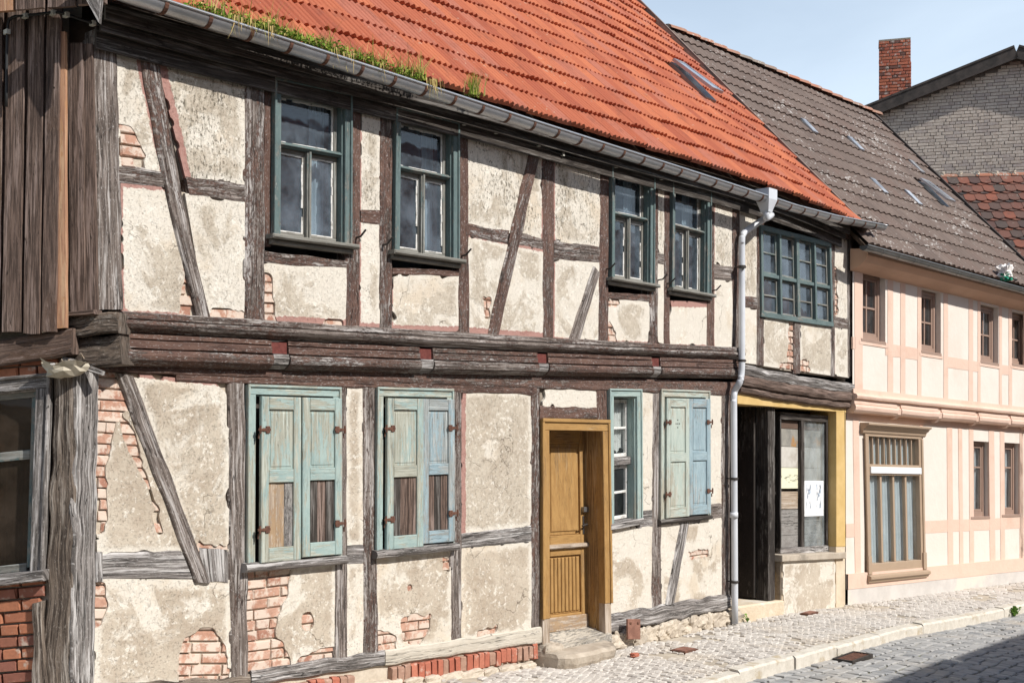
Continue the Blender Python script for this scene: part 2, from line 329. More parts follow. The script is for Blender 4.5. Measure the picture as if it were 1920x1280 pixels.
# ------------------------------------------------------------------ geometry helpers
COL = S.collection
def link(o, parent=None):
    COL.objects.link(o)
    if parent is not None: o.parent = parent; o.matrix_parent_inverse = parent_inv(parent)
    return o
def parent_inv(p):
    m = p.matrix_basis.copy(); q = p
    while q.parent is not None:
        m = q.parent.matrix_basis @ q.matrix_parent_inverse @ m if False else m
        q = q.parent
    return world_of(p).inverted()
def world_of(o):
    if o.parent is None: return o.matrix_basis.copy()
    return world_of(o.parent) @ o.matrix_parent_inverse @ o.matrix_basis
def tag(o, label=None, cat=None, group=None, kind=None):
    if label: o['label'] = label
    if cat: o['category'] = cat
    if group: o['group'] = group
    if kind: o['kind'] = kind
    return o
def empty(name, loc, label, cat, group=None):
    o = bpy.data.objects.new(name, None); o.location = loc; o.empty_display_size = .2
    COL.objects.link(o); return tag(o, label, cat, group)

class MB:
    def __init__(s): s.v = []; s.f = []; s.uv = []; s.at = {}
    def face(s, ids, uvs=None):
        s.f.append(tuple(ids)); s.uv.append(uvs or [(0, 0)] * len(ids))
    def add(s, pts): k = len(s.v); s.v += [tuple(p) for p in pts]; return k
    def build(s, name, mat, parent=None, smooth=False, props=None, attrs=None):
        me = bpy.data.meshes.new(name); me.from_pydata(s.v, [], s.f)
        uvl = me.uv_layers.new(name='UVMap')
        flat = [c for fu in s.uv for u in fu for c in u]
        uvl.data.foreach_set('uv', flat)
        for k, vals in (attrs or {}).items():
            a = me.attributes.new(k, 'FLOAT', 'POINT'); a.data.foreach_set('value', vals)
        me.materials.append(mat)
        if smooth: me.polygons.foreach_set('use_smooth', [True] * len(me.polygons))
        me.update()
        o = bpy.data.objects.new(name, me); link(o, parent)
        for k, v in (props or {}).items(): o[k] = v
        return o

class Plane:
    def __init__(s, p0, n): s.p0 = Vector(p0); s.n = Vector(n).normalized()
    def at(s, px, py):
        d = AX + RX * ((px - 960) / FPX) + Vector((0, 0, (HOR - py) / FPX))
        t = (s.p0 - EYE).dot(s.n) / d.dot(s.n); return EYE + d * t
    def off(s, k): return Plane(s.p0 + s.n * k, s.n)
def proj(q):
    v = Vector(q) - EYE; Z = v.dot(AX)
    if Z < .1: return (-9999, -9999, Z)
    return (960 + FPX * v.dot(RX) / Z, HOR - FPX * v.z / Z, Z)

class Q:
    """a four-cornered field on a wall plane; a = metres from its left edge, b = metres down, d = metres out of the wall"""
    def __init__(s, plane, tl, tr, br, bl, px=True):
        s.n = plane.n; s.px = (tl, tr, br, bl) if px else None
        c = [plane.at(*p) for p in (tl, tr, br, bl)] if px else [Vector(p) for p in (tl, tr, br, bl)]
        s.c = c; s.w = ((c[1] - c[0]).length + (c[2] - c[3]).length) / 2; s.h = ((c[3] - c[0]).length + (c[2] - c[1]).length) / 2
    def pt(s, a, b, d=0.0):
        x = a / s.w; y = b / s.h; c = s.c
        return (c[0] * (1 - x) + c[1] * x) * (1 - y) + (c[3] * (1 - x) + c[2] * x) * y + s.n * d
    def pxat(s, a, b):
        x = a / s.w; y = b / s.h; c = s.px
        return tuple((c[0][i] * (1 - x) + c[1][i] * x) * (1 - y) + (c[3][i] * (1 - x) + c[2][i] * x) * y for i in (0, 1))
def rectq(plane, x0, x1, y0l, y0r, y1l, y1r): return Q(plane, (x0, y0l), (x1, y0r), (x1, y1r), (x0, y1l))

def qbox(mb, q, a0, a1, b0, b1, d0, d1, ch=.004):
    """chamfered block in a field: d0 back, d1 front"""
    ch = min(ch, abs(a1 - a0) * .3, abs(b1 - b0) * .3, abs(d1 - d0) * .6)
    lv = [(a0, b0, d0), (a1, b0, d0), (a1, b1, d0), (a0, b1, d0),
          (a0, b0, d1 - ch), (a1, b0, d1 - ch), (a1, b1, d1 - ch), (a0, b1, d1 - ch),
          (a0 + ch, b0 + ch, d1), (a1 - ch, b0 + ch, d1), (a1 - ch, b1 - ch, d1), (a0 + ch, b1 - ch, d1)]
    k = mb.add([q.pt(*p) for p in lv]); hor = (a1 - a0) > (b1 - b0)
    def uv(i):
        a, b, d = lv[i]; return (a, b + d) if hor else (b, a + d)
    for f in ((3, 2, 1, 0), (8, 11, 10, 9), (0, 1, 5, 4), (1, 2, 6, 5), (2, 3, 7, 6), (3, 0, 4, 7),
              (4, 5, 9, 8), (5, 6, 10, 9), (6, 7, 11, 10), (7, 4, 8, 11)):
        f = f[::-1]
        mb.face([k + i for i in f], [uv(i) for i in f])
def block(name, q, a0, a1, b0, b1, d0, d1, mat, parent, paint=.6, ch=.004):
    mb = MB(); qbox(mb, q, a0, a1, b0, b1, d0, d1, ch); return mb.build(name, mat, parent, props={'paint': paint})

def timber(name, plane, tl, tr, br, bl, mat=None, parent=None, paint=.6, d=.0, depth=.12, wob=.007, bow=0.0, seed=None, flat=False):
    """old hewn member: its outline comes from the four corners, its arrises wander"""
    mat = mat or BROWN
    q = Q(plane, tl, tr, br, bl); hor = q.w > q.h; Ln = max(q.w, q.h); wd = min(q.w, q.h)
    n = max(4, int(Ln / .055)); mb = MB(); sd = seed if seed is not None else random.random() * 100
    prof = [(0, -depth), (0, -.012), (.07, -.002), (.3, .002), (.55, 0), (.8, .002), (.93, -.002), (1, -.012), (1, -depth)]
    if flat: prof = [(0, -depth), (0, -.003), (.02, 0), (.5, 0), (.98, 0), (1, -.003), (1, -depth)]
    m = len(prof)
    for i in range(n + 1):
        t = i / n
        jl = wob * mnoise.noise((t * Ln * 5, sd, 0)) * 1.6; jr = wob * mnoise.noise((t * Ln * 5, sd + 9, 0)) * 1.6
        if i in (0, n): pass
        bw = bow * math.sin(t * math.pi)
        for j, (c, dd) in enumerate(prof):
            e = c * wd + bw + jl * (1 - c) + jr * c
            dd2 = d + dd + ((.001 if flat else .006) * mnoise.noise((t * Ln * 3, c * 3, sd + 4)) if 0 < j < m - 1 else 0)
            tt = t * Ln
            if i in (0, n): tt += (.008 * mnoise.noise((c * 7, sd, 2)))
            mb.v.append(tuple(q.pt(tt / Ln * q.w, e / wd * q.h, dd2) if hor else q.pt(e / wd * q.w, tt / Ln * q.h, dd2)))
    for i in range(n):
        for j in range(m - 1):
            ids = [i * m + j, i * m + j + 1, (i + 1) * m + j + 1, (i + 1) * m + j]
            us = [(i / n * Ln, prof[j][0] * wd - prof[j][1]), (i / n * Ln, prof[j + 1][0] * wd - prof[j + 1][1]),
                  ((i + 1) / n * Ln, prof[j + 1][0] * wd - prof[j + 1][1]), ((i + 1) / n * Ln, prof[j][0] * wd - prof[j][1])]
            if hor: ids = ids[::-1]; us = us[::-1]
            mb.face(ids, us)
    e0 = list(range(m)); e1 = [n * m + j for j in range(m)]
    mb.face(e0 if hor else e0[::-1], [(prof[j][0] * wd * 1.0, prof[j][1]) for j in range(m)])
    mb.face(e1[::-1] if hor else e1, [(prof[j][0] * wd, prof[j][1]) for j in range(m)])
    return mb.build(name, mat, parent, props={'paint': paint})

def inpoly(x, y, poly):
    c = False; j = len(poly) - 1
    for i in range(len(poly)):
        xi, yi = poly[i]; xj, yj = poly[j]
        if (yi > y) != (yj > y) and x < (xj - xi) * (y - yi) / (yj - yi + 1e-9) + xi: c = not c
        j = i
    return c

def unit_brick(name, seed, mat):
    rr = random.Random(seed); mb = MB(); c = .06; cz = .12
    def j(k=.02): return rr.uniform(-k, k)
    base = [(-.5, -.5), (.5, -.5), (.5, .5), (-.5, .5)]
    pts = [(x, .5, z) for x, z in base] + [(x + j(), -.38 + j(.05), z + j(.04)) for x, z in base] + \
          [(x * (1 - c) + j(), -.5 + j(.06), z * (1 - cz * 1.3) + j(.05)) for x, z in base]
    mb.add(pts)
    for f in ((3, 2, 1, 0), (8, 9, 10, 11), (0, 1, 5, 4), (1, 2, 6, 5), (2, 3, 7, 6), (3, 0, 4, 7), (4, 5, 9, 8), (5, 6, 10, 9), (6, 7, 11, 10), (7, 4, 8, 11)):
        mb.face(f)
    me = bpy.data.meshes.new(name); me.from_pydata(mb.v, [], mb.f); me.materials.append(mat); me.update(); return me
BRM = {}
def brick_meshes(mat):
    if mat.name not in BRM: BRM[mat.name] = [unit_brick('brick', i * 13 + 5, mat) for i in range(6)]
    return BRM[mat.name]
def put_brick(q, a0, a1, b0, b1, d, mat, parent, thick=.06, rr=random):
    c = q.pt((a0 + a1) / 2, (b0 + b1) / 2, d - thick / 2)
    ux = (q.pt(a1, (b0 + b1) / 2) - q.pt(a0, (b0 + b1) / 2)).normalized(); yv = -q.n; zv = ux.cross(yv).normalized()
    M3 = Matrix((ux, yv, zv)).transposed().to_4x4()
    o = bpy.data.objects.new('brick', rr.choice(brick_meshes(mat)))
    o.matrix_basis = Matrix.Translation(c + q.n * rr.uniform(-.004, .005)) @ M3 @ Matrix.Rotation(rr.uniform(-.012, .012), 4, 'Y') @ Matrix.Diagonal((a1 - a0, thick, b1 - b0, 1))
    link(o, parent); return o

def bricks_in(q, test, d, mat, parent, L0=.235, H0=.064, J=.013, thick=.06, seed=1):
    rr = random.Random(seed); rows = int(q.h / (H0 + J)) + 1
    for i in range(rows):
        b1 = q.h - i * (H0 + J) - .006; b0 = max(b1 - H0, .002)
        if b1 - b0 < .02: continue
        a = -(rr.uniform(.0, .05) + (i % 2) * (L0 + J) / 2)
        while a < q.w:
            ln = L0 if rr.random() < .75 else L0 * .48
            a0 = max(a, .003); a1 = min(a + ln, q.w - .003); a += ln + J
            if a1 - a0 < .03: continue
            if any(test(a0 + (a1 - a0) * s, b0 + (b1 - b0) * t) for s in (0, .25, .5, .75, 1) for t in (0, .5, 1)):
                put_brick(q, a0, a1, b0, b1, d, mat, parent, thick, rr)

PANEL_N = [0]
def panel(plane, tl, tr, br, bl, parent, holes=(), red='', stain=.6, streak=0.0, name='plaster_panel', brickmat=None, d=-.006, chip=.5, cell=.02, mat=None, smooth_=None):
    """lime plaster infill with a broken outline; where a hole is given the brickwork behind shows"""
    q = Q(plane, tl, tr, br, bl); PANEL_N[0] += 1; sd = PANEL_N[0] * 7.3
    ex_, ey_ = .013 / q.w, .013 / q.h                # tuck the plaster a finger's width under its frame
    def grow(c, x, y):
        l_ = lambda i, j, t: tuple(c[i][k] + (c[j][k] - c[i][k]) * t for k in (0, 1))
        top, bot = (lambda t: l_(0, 1, t)), (lambda t: l_(3, 2, t)); a_, b_ = top(x), bot(x)
        return tuple(a_[k] + (b_[k] - a_[k]) * y for k in (0, 1))
    c4 = (tl, tr, br, bl); q = Q(plane, grow(c4, -ex_, -ey_), grow(c4, 1 + ex_, -ey_), grow(c4, 1 + ex_, 1 + ey_), grow(c4, -ex_, 1 + ey_))
    nx = max(3, int(q.w / cell)); ny = max(3, int(q.h / cell))
    def inhole(a, b):
        if not holes: return False
        x, y = q.pxat(a, b)
        jx = 5 * mnoise.noise((a * 14, b * 14, sd)) + 2.5 * mnoise.noise((a * 45, b * 45, sd)); jy = 5 * mnoise.noise((a * 14, b * 14, sd + 30)) + 2.5 * mnoise.noise((a * 45, b * 45, sd + 3))
        return any(inpoly(x + jx, y + jy, h) for h in holes)
    keep = np.zeros((ny, nx), bool)
    for i in range(ny):
        for j in range(nx):
            a = (j + .5) * q.w / nx; b = (i + .5) * q.h / ny
            e = min(a, q.w - a, b, q.h - b)
            gone = e < .013 + .05 * max(-1, mnoise.noise((a * 5, b * 5, sd)) + .7 * mnoise.noise((a * 17, b * 17, sd)) - .35 + .4 * (chip - .5)) or inhole(a, b)
            keep[i, j] = not gone
    idx = {}; mb = MB(); edge = []; red_ = []; rim = []
    def vid(i, j):
        if (i, j) in idx: return idx[(i, j)]
        a = j * q.w / nx; b = i * q.h / ny
        e = min(a, q.w - a, b, q.h - b)
        r_ = 0
        for s_, dist in (('l', a), ('r', q.w - a), ('t', b), ('b', q.h - b)):
            if s_ in red: r_ = max(r_, 1 - dist / (.05 if s_ in 'tb' else .036))
            if s_.upper() in red: r_ = max(r_, 1.5 - dist / .06)
        idx[(i, j)] = len(mb.v)
        und = .004 * mnoise.noise((a * 3, b * 3, sd)) + .0015 * mnoise.noise((a * 14, b * 14, sd))
        mb.v.append(list(q.pt(a, b, d + und))); edge.append(e); red_.append(max(0, r_)); return idx[(i, j)]
    cnt = {}
    for i in range(ny):
        for j in range(nx):
            if keep[i, j]:
                ids = [vid(i, j), vid(i + 1, j), vid(i + 1, j + 1), vid(i, j + 1)]; mb.face(ids)
                for k in range(4):
                    ed = (ids[k], ids[(k + 1) % 4]); key = tuple(sorted(ed)); cnt.setdefault(key, []).append(ed)
    bnd = [v[0] for v in cnt.values() if len(v) == 1]
    nb = {}
    for a, b in bnd: nb.setdefault(a, []).append(b); nb.setdefault(b, []).append(a)
    for it in range(2):
        new = {}
        for a, ns in nb.items():
            if edge[a] < 1e-6: continue
            p = Vector(mb.v[a]); m = Vector((0, 0, 0))
            for x in ns: m += Vector(mb.v[x])
            new[a] = p * .45 + m / len(ns) * .55
        for a, p in new.items(): mb.v[a] = list(p)
    nsurf = len(mb.f); front = {}; back = {}
    for a in nb:
        front[a] = len(mb.v); mb.v.append(list(mb.v[a])); edge.append(edge[a]); red_.append(red_[a])
        back[a] = len(mb.v); mb.v.append(list(Vector(mb.v[a]) + q.n * -.026)); edge.append(edge[a]); red_.append(red_[a])
    for a, b in bnd: mb.face((front[b], front[a], back[a], back[b]))
    mb.v = [tuple(v) for v in mb.v]
    o = mb.build(name, mat or PLASTER, parent, True, {'stain': stain, 'streak': streak, 'smooth': (1.0 if plane is LO else .35) if smooth_ is None else smooth_}, {'edge': edge, 'red': red_})
    bk = MB(); qbox(bk, q, -.01, q.w + .01, -.01, q.h + .01, -.12, d - .028, .002); bk.build('mortar_bed', MORTAR if holes else MORTARD, o)  # unbroken panels get a darker bed, painting shade into their edge gaps
    if holes: bricks_in(q, inhole, d - .011, brickmat or BRICK, o, seed=PANEL_N[0])
    return o

def tube(mb, pts, rad, seg=10, closed_ends=True, uvs=True):
    pts = [Vector(p) for p in pts]; k0 = len(mb.v); n = len(pts); rads = rad if isinstance(rad, (list, tuple)) else [rad] * n
    for i, p in enumerate(pts):
        t = (pts[min(i + 1, n - 1)] - pts[max(i - 1, 0)]).normalized()
        up = Vector((0, 0, 1)) if abs(t.z) < .9 else Vector((0, 1, 0))
        s = t.cross(up).normalized(); u = s.cross(t)
        for j in range(seg):
            an = j / seg * 2 * math.pi; mb.v.append(tuple(p + (s * math.cos(an) + u * math.sin(an)) * rads[i]))
    for i in range(n - 1):
        for j in range(seg):
            j2 = (j + 1) % seg; mb.face((k0 + i * seg + j, k0 + i * seg + j2, k0 + (i + 1) * seg + j2, k0 + (i + 1) * seg + j))
    if closed_ends:
        mb.face([k0 + j for j in range(seg)][::-1]); mb.face([k0 + (n - 1) * seg + j for j in range(seg)])

def sweep(mb, path, prof, outdir, flip=False):
    """path: points; prof: (out, up) pairs; closed profile"""
    k0 = len(mb.v); m = len(prof); ln = 0; per = [0]
    for j in range(1, m): per.append(per[-1] + math.hypot(prof[j][0] - prof[j - 1][0], prof[j][1] - prof[j - 1][1]))
    ls = []
    for i, p in enumerate(path):
        if i: ln += (Vector(p) - Vector(path[i - 1])).length
        ls.append(ln)
        for (o, u) in prof: mb.v.append(tuple(Vector(p) + outdir * o + Vector((0, 0, u))))
    for i in range(len(path) - 1):
        for j in range(m):
            j2 = (j + 1) % m; p2 = per[j2] if j2 else per[-1] + .1
            ids = (k0 + i * m + j, k0 + i * m + j2, k0 + (i + 1) * m + j2, k0 + (i + 1) * m + j)
            us = [(ls[i], per[j]), (ls[i], p2), (ls[i + 1], p2), (ls[i + 1], per[j])]
            if flip: ids = ids[::-1]; us = us[::-1]
            mb.face(ids, us)
    a = [k0 + j for j in range(m)]; b = [k0 + (len(path) - 1) * m + j for j in range(m)]
    mb.face(a[::-1] if not flip else a); mb.face(b if not flip else b[::-1])

def box3(mb, x0, x1, y0, y1, z0, z1):
    k = mb.add([(x0, y0, z0), (x1, y0, z0), (x1, y1, z0), (x0, y1, z0), (x0, y0, z1), (x1, y0, z1), (x1, y1, z1), (x0, y1, z1)])
    for f in ((3, 2, 1, 0), (4, 5, 6, 7), (0, 1, 5, 4), (1, 2, 6, 5), (2, 3, 7, 6), (3, 0, 4, 7)): mb.face([k + i for i in f])

# ------------------------------------------------------------------ ground
GZT = [(-200, 3.5), (-40, 1.9), (0, .6), (4.9, .21), (6.8, .06), (8.5, -.07), (10.1, -.085), (11.7, -.13), (13, -.18), (14.6, -.275), (20, -.5), (40, -1.3), (80, -2.4), (600, -3)]
KYT = [(-200, -1.3), (0, -1.3), (8.7, -1.32), (10.4, -1.40), (13.2, -1.34), (17, -1.5), (25, -2.3), (60, -5.8), (600, -70)]
def interp(t, x):
    for (a, b), (c, e) in zip(t, t[1:]):
        if x <= c: return b + (e - b) * (x - a) / (c - a)
    return t[-1][1]
def gz(x): return interp(GZT, x)
def ky(x): return interp(KYT, x)
RD = -.115                                          # the road lies this much below the pavement
def road_z(x, y): return gz(x) + RD - .02
def strip_sheet(name, mat, xs, yfun, zfun, ny, label_kind='structure'):
    mb = MB()
    for x in xs:
        y0, y1 = yfun(x)
        for j in range(ny + 1):
            y = y0 + (y1 - y0) * j / ny; mb.v.append((x, y, zfun(x, y)))
    m = ny + 1
    for i in range(len(xs) - 1):
        for j in range(ny): mb.face((i * m + j, (i + 1) * m + j, (i + 1) * m + j + 1, i * m + j + 1))
    return tag(mb.build(name, mat), kind=label_kind)
XS = [-200, -100, -40, -20, -10] + [x * .5 for x in range(-10, 64)] + [34, 38, 44, 52, 60, 80, 120, 200, 350, 600]
strip_sheet('ground', EARTH, XS, lambda x: (-600, 600), lambda x, y: gz(x) - .35, 2)
road = strip_sheet('road', ROADJ, XS, lambda x: (-8.2 - max(0, (x - 20) * .1), ky(x) - .1), road_z, 4)
pave = strip_sheet('pavement', SAND, XS, lambda x: (ky(x), 1.2), lambda x, y: gz(x) - .012, 4)
def sett_mesh(name, seed, mat):
    rr = random.Random(seed); b = [(-.5, -.5), (.5, -.5), (.5, .5), (-.5, .5)]
    b = [(x + rr.uniform(-.08, .08), y + rr.uniform(-.08, .08)) for x, y in b]
    v = [(x, y, -.03) for x, y in b] + [(x * .98, y * .98, -.004) for x, y in b] + [(x * .78, y * .78, rr.uniform(.001, .004)) for x, y in b]
    f = [(8, 9, 10, 11)] + [(i, (i + 1) % 4, 4 + (i + 1) % 4, 4 + i) for i in range(4)] + [(4 + i, 4 + (i + 1) % 4, 8 + (i + 1) % 4, 8 + i) for i in range(4)]
    return v, f
def scatter(places, protos, mat, piece, parent, stuff_name, nparts=300):
    """places: (matrix, sort key); the largest in view become single pieces, the rest one joined part"""
    rr = random.Random(3); places = sorted(places, key=lambda p: p[1])
    mes = []
    for v, f in protos:
        me = bpy.data.meshes.new(piece); me.from_pydata(v, [], f); me.materials.append(mat); me.update(); mes.append(me)
    inv = world_of(parent).inverted()
    for M_, k in places[:nparts]:
        o = bpy.data.objects.new(piece, rr.choice(mes)); o.matrix_basis = M_; COL.objects.link(o); o.parent = parent; o.matrix_parent_inverse = inv
    rest = places[nparts:]
    if rest:
        V = []; F = []; A = []; off = 0
        arrs = [(np.array(v), f) for v, f in protos]
        for M_, k in rest:
            v, f = arrs[rr.randrange(len(arrs))]; m = np.array(M_)
            V.append(v @ m[:3, :3].T + m[:3, 3]); F += [tuple(i + off for i in t) for t in f]; off += len(v); A.append(np.full(len(v), rr.random()))
        me = bpy.data.meshes.new(stuff_name); me.from_pydata(np.concatenate(V).tolist(), [], F); me.materials.append(mat)
        a = me.attributes.new('rnd', 'FLOAT', 'POINT'); a.data.foreach_set('value', np.concatenate(A).astype(np.float32)); me.update()
        o = bpy.data.objects.new(stuff_name, me); COL.objects.link(o); o.parent = parent; o.matrix_parent_inverse = inv; o['kind'] = 'stuff'
def viewkey(p, marg=0):
    x, y, Z = proj(p)
    inside = -20 < x < 1940 and -20 < y < 1300
    return Z if inside else 500 + Z
def inwide(p, m=450):
    x, y, Z = proj(p); return Z > .5 and -m < x < 1920 + m and -m < y < 1280 + m
rr = random.Random(11)
pl = []
u = 3.0
row = 0
while u < 30:                                        # pavement mosaic, laid in slightly bent rows
    y = ky(u) + .02
    sz = .068 if u < 17 else .1
    while y < .05:
        uu = u + .18 * math.sin((y + 1.4) * 2.1) + rr.uniform(-.012, .012)
        p = Vector((uu, y + (row % 2) * sz * .5, gz(uu) + rr.uniform(-.003, .004)))
        if inwide(p) and p.y < .02 and p.y > ky(uu) + .02 and mnoise.noise((uu * 1.3, y * 1.6, 5)) + .5 * mnoise.noise((uu * 7, y * 7, 2)) < .40 - .35 * max(0, (p.y + .28) / .28):
            M_ = Matrix.Translation(p) @ Matrix.Rotation(rr.uniform(-.25, .25) + .2, 4, 'Z') @ Matrix.Rotation(rr.uniform(-.05, .05), 4, 'X') @ Matrix.Rotation(rr.uniform(-.05, .05), 4, 'Y') @ Matrix.Diagonal((sz * rr.uniform(.70, 1.06), sz * rr.uniform(.74, 1.06), 1, 1))
            pl.append((M_, viewkey(p)))
        y += sz * rr.uniform(.97, 1.06)
    u += sz; row += 1
scatter(pl, [sett_mesh('s', i, SETTP) for i in range(6)], SETTP, 'sett', pave, 'small_setts')
GRATE = None
def gpt(px, py, off=0.0, road_=False):
    d = AX + RX * ((px - 960) / FPX) + Vector((0, 0, (HOR - py) / FPX)); p = EYE.copy(); t = 5.0
    for _ in range(30):
        p = EYE + d * t; z = (road_z(p.x, p.y) if road_ else gz(p.x)) + off; t -= (p.z - z) / d.z
    return EYE + d * t
GRATE = gpt(1556, 1226, .02, True); GRATE.y = min(GRATE.y, ky(GRATE.x) - .27)
pl = []; u = 5.0; row = 0
while u < 34:
    y = ky(u) - .16
    while y > -7.5:
        uu = u + rr.uniform(-.012, .012) + .05 * math.sin(y * 1.7)
        p = Vector((uu, y, road_z(uu, y) + rr.uniform(-.004, .006) + .016))
        if inwide(p, 300) and not (abs(p.x - GRATE.x) < .28 and abs(p.y - GRATE.y) < .17):
            M_ = Matrix.Translation(p) @ Matrix.Rotation(rr.uniform(-.1, .1), 4, 'Z') @ Matrix.Rotation(rr.uniform(-.05, .05), 4, 'X') @ Matrix.Rotation(rr.uniform(-.05, .05), 4, 'Y') @ Matrix.Diagonal((.108 * rr.uniform(.85, 1.02), .15 * rr.uniform(.8, 1.02), 1, 1))
            pl.append((M_, viewkey(p)))
        y -= .152 * rr.uniform(.95, 1.06)
    u += .115; row += 1
scatter(pl, [sett_mesh('s', 20 + i, SETTR) for i in range(6)], SETTR, 'sett', road, 'road_setts')
kerb = empty('kerb', (8, ky(8), gz(8)), None, None); kerb['kind'] = 'structure'
x = 3.0; rr = random.Random(5)
while x < 32:
    ln = rr.uniform(.85, 1.25); x1 = x + ln - .012; mb = MB()
    n = 6; dz = rr.uniform(-.012, .012); dy = rr.uniform(-.012, .012)
    prof = [(.0, -.25), (.0, -.02), (.02, .0), (.13, .006), (.135, -.25)]
    for i in range(n + 1):
        xx = x + (x1 - x) * i / n
        for j, (o_, z_) in enumerate(prof):
            jit = .008 * mnoise.noise((xx * 7, j, 3)) if 0 < j < 4 else 0
            mb.v.append((xx, ky(xx) - .125 + o_ + dy + jit, gz(xx) + z_ + dz + jit))
    m = 5
    for i in range(n):
        for j in range(m - 1): mb.face((i * m + j, (i + 1) * m + j, (i + 1) * m + j + 1, i * m + j + 1))
    mb.face(list(range(m))); mb.face([n * m + j for j in range(m)][::-1])
    mb.build('kerb_stone', KERB, kerb); x += ln

# ------------------------------------------------------------------ the brown house
LO = Plane((0, 0, 0), (0, -1, 0)); UY = -.06; UP = Plane((0, UY, 0), (0, -1, 0))
H = empty('timber_framed_house', (3.8, 0, gz(3.8)), 'crooked two storey timber framed house with crumbling plaster, teal shutters and red tiled roof', 'house')
GV = Vector((-.6, .8, 0))                           # the gable wall runs back from the corner
GN = Vector((-.8, -.6, 0))
Clow = LO.at(138, 900); Cup = UP.at(173, 300)
GLO = Plane((Clow.x, 0, 0), GN); GUP = Plane((Cup.x, UY, 0), GN)

# closed core behind the fabric: room walls, floors, so that windows look into dark rooms
mb = MB()
XE = 14.58; back = 8.0
def wall3(mb, pts): k = mb.add(pts); mb.face(range(k, k + len(pts)))
xl = 3.95
bl_ = (Clow.x + GV.x * 8, 8 * .8)
wall3(mb, [(xl, 1.6, -.4), (XE, 1.6, -.4), (XE, 1.6, 4.9), (xl, 1.6, 4.9)])
wall3(mb, [(xl, .1, 2.72), (XE, .1, 2.72), (XE, 1.6, 2.72), (xl, 1.6, 2.72)])
wall3(mb, [(xl, .1, 4.72), (XE, .1, 4.72), (XE, 1.6, 4.72), (xl, 1.6, 4.72)])
wall3(mb, [(xl, .1, .3), (XE, .1, -.2), (XE, 1.6, -.2), (xl, 1.6, .3)])
for xx in (xl, 6.9, 8.35, 9.35, 11.65, XE):
    wall3(mb, [(xx, .1, -.4), (xx, 1.6, -.4), (xx, 1.6, 4.9), (xx, .1, 4.9)])
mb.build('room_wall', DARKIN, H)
mb = MB()
wall3(mb, [(XE, .0, -.4), (XE, 6.2, -.4), (XE, 6.2, 5.0), (XE, 3.0, 8.2), (XE, -.05, 4.9)])
g0 = Clow + GN * -.12
wall3(mb, [(g0.x, g0.y, -.4), (g0.x + GV.x * 7, g0.y + GV.y * 7, -.4), (g0.x + GV.x * 7, g0.y + GV.y * 7, 6), (g0.x, g0.y, 6)])
wall3(mb, [(XE, 6.2, -.4), (g0.x + GV.x * 7, 6.2, -.4), (g0.x + GV.x * 7, 6.2, 5), (XE, 6.2, 5)])
mb.build('end_wall', MORTARD, H)

T = lambda nm, tl, tr, br, bl, pl_=UP, **k: timber(nm, pl_, tl, tr, br, bl, parent=H, **k)
def post(x0t, x1t, x0b, x1b, yt, yb, pl_=UP, **k): return T('post', (x0t, yt), (x1t, yt), (x1b, yb), (x0b, yb), pl_, **k)
wp = lambda x: 95 + (x - 222) * .2415              # underside of the wall plate, in the photo's measure
sb = lambda x: 582 + (x - 235) * .06               # top of the upper sill beam
# upper posts
post(173, 221, 185, 233, 70, 580, paint=.35)
post(458, 497, 459, 498, 130, 603, paint=.62)
post(655, 678, 647, 676, 180, 614, paint=.78)
post(711, 737, 712, 737, 190, 618, paint=.6)
post(856, 879, 860, 882, 225, 624, paint=.7)
post(1016, 1041, 1018, 1040, 262, 632, paint=.72)
post(1126, 1143, 1122, 1142, 300, 640, paint=.7)
post(1225, 1236, 1217, 1234, 320, 643, paint=.6)
post(1246, 1257, 1245, 1257, 325, 645, paint=.75)
post(1328, 1341, 1325, 1340, 345, 650, paint=.68)
post(1373, 1388, 1373, 1388, 352, 652, paint=.62)
T('jamb', (497, 140), (512, 140), (512, 462), (497, 462), paint=.8, d=-.01)
# upper rails and braces
T('brace', (262, 100), (297, 108), (395, 597), (369, 597), d=.012, paint=.45, bow=-.03)
T('rail', (222, 308), (326, 322), (332, 357), (222, 344), d=-.004, paint=.42)
T('rail', (349, 328), (459, 342), (459, 382), (355, 367), d=-.004, paint=.6)
T('rail', (496, 470), (652, 488), (650, 503), (496, 494), d=-.002, paint=.7)
T('rail', (677, 390), (713, 394), (713, 424), (677, 419), d=-.004, paint=.75)
T('rail', (736, 502), (861, 506), (861, 518), (736, 516), d=-.002, paint=.8)
T('brace', (992, 286), (1012, 290), (935, 629), (914, 627), d=.012, paint=.66)
T('rail', (879, 417), (956, 431), (950, 460), (879, 443), d=-.004, paint=.6)
T('rail', (964, 433), (1018, 443), (1018, 471), (960, 459), d=-.004, paint=.62)
T('rail', (1040, 448), (1127, 462), (1125, 495), (1040, 488), d=-.004, paint=.55)
T('brace', (1113, 499), (1124, 514), (1088, 636), (1067, 635), d=.01, paint=.3)
T('rail', (1141, 548), (1219, 552), (1218, 566), (1141, 561), d=-.002, paint=.7)
T('rail', (1234, 472), (1248, 476), (1248, 499), (1234, 494), d=-.004, paint=.5)
T('rail', (1339, 493), (1375, 498), (1375, 528), (1339, 524), d=-.004, paint=.2)
# wall plate under the eaves
T('wall_plate', (176, 55), (1392, 338), (1392, 378), (176, wp(176)), d=.02, paint=.5, depth=.16)
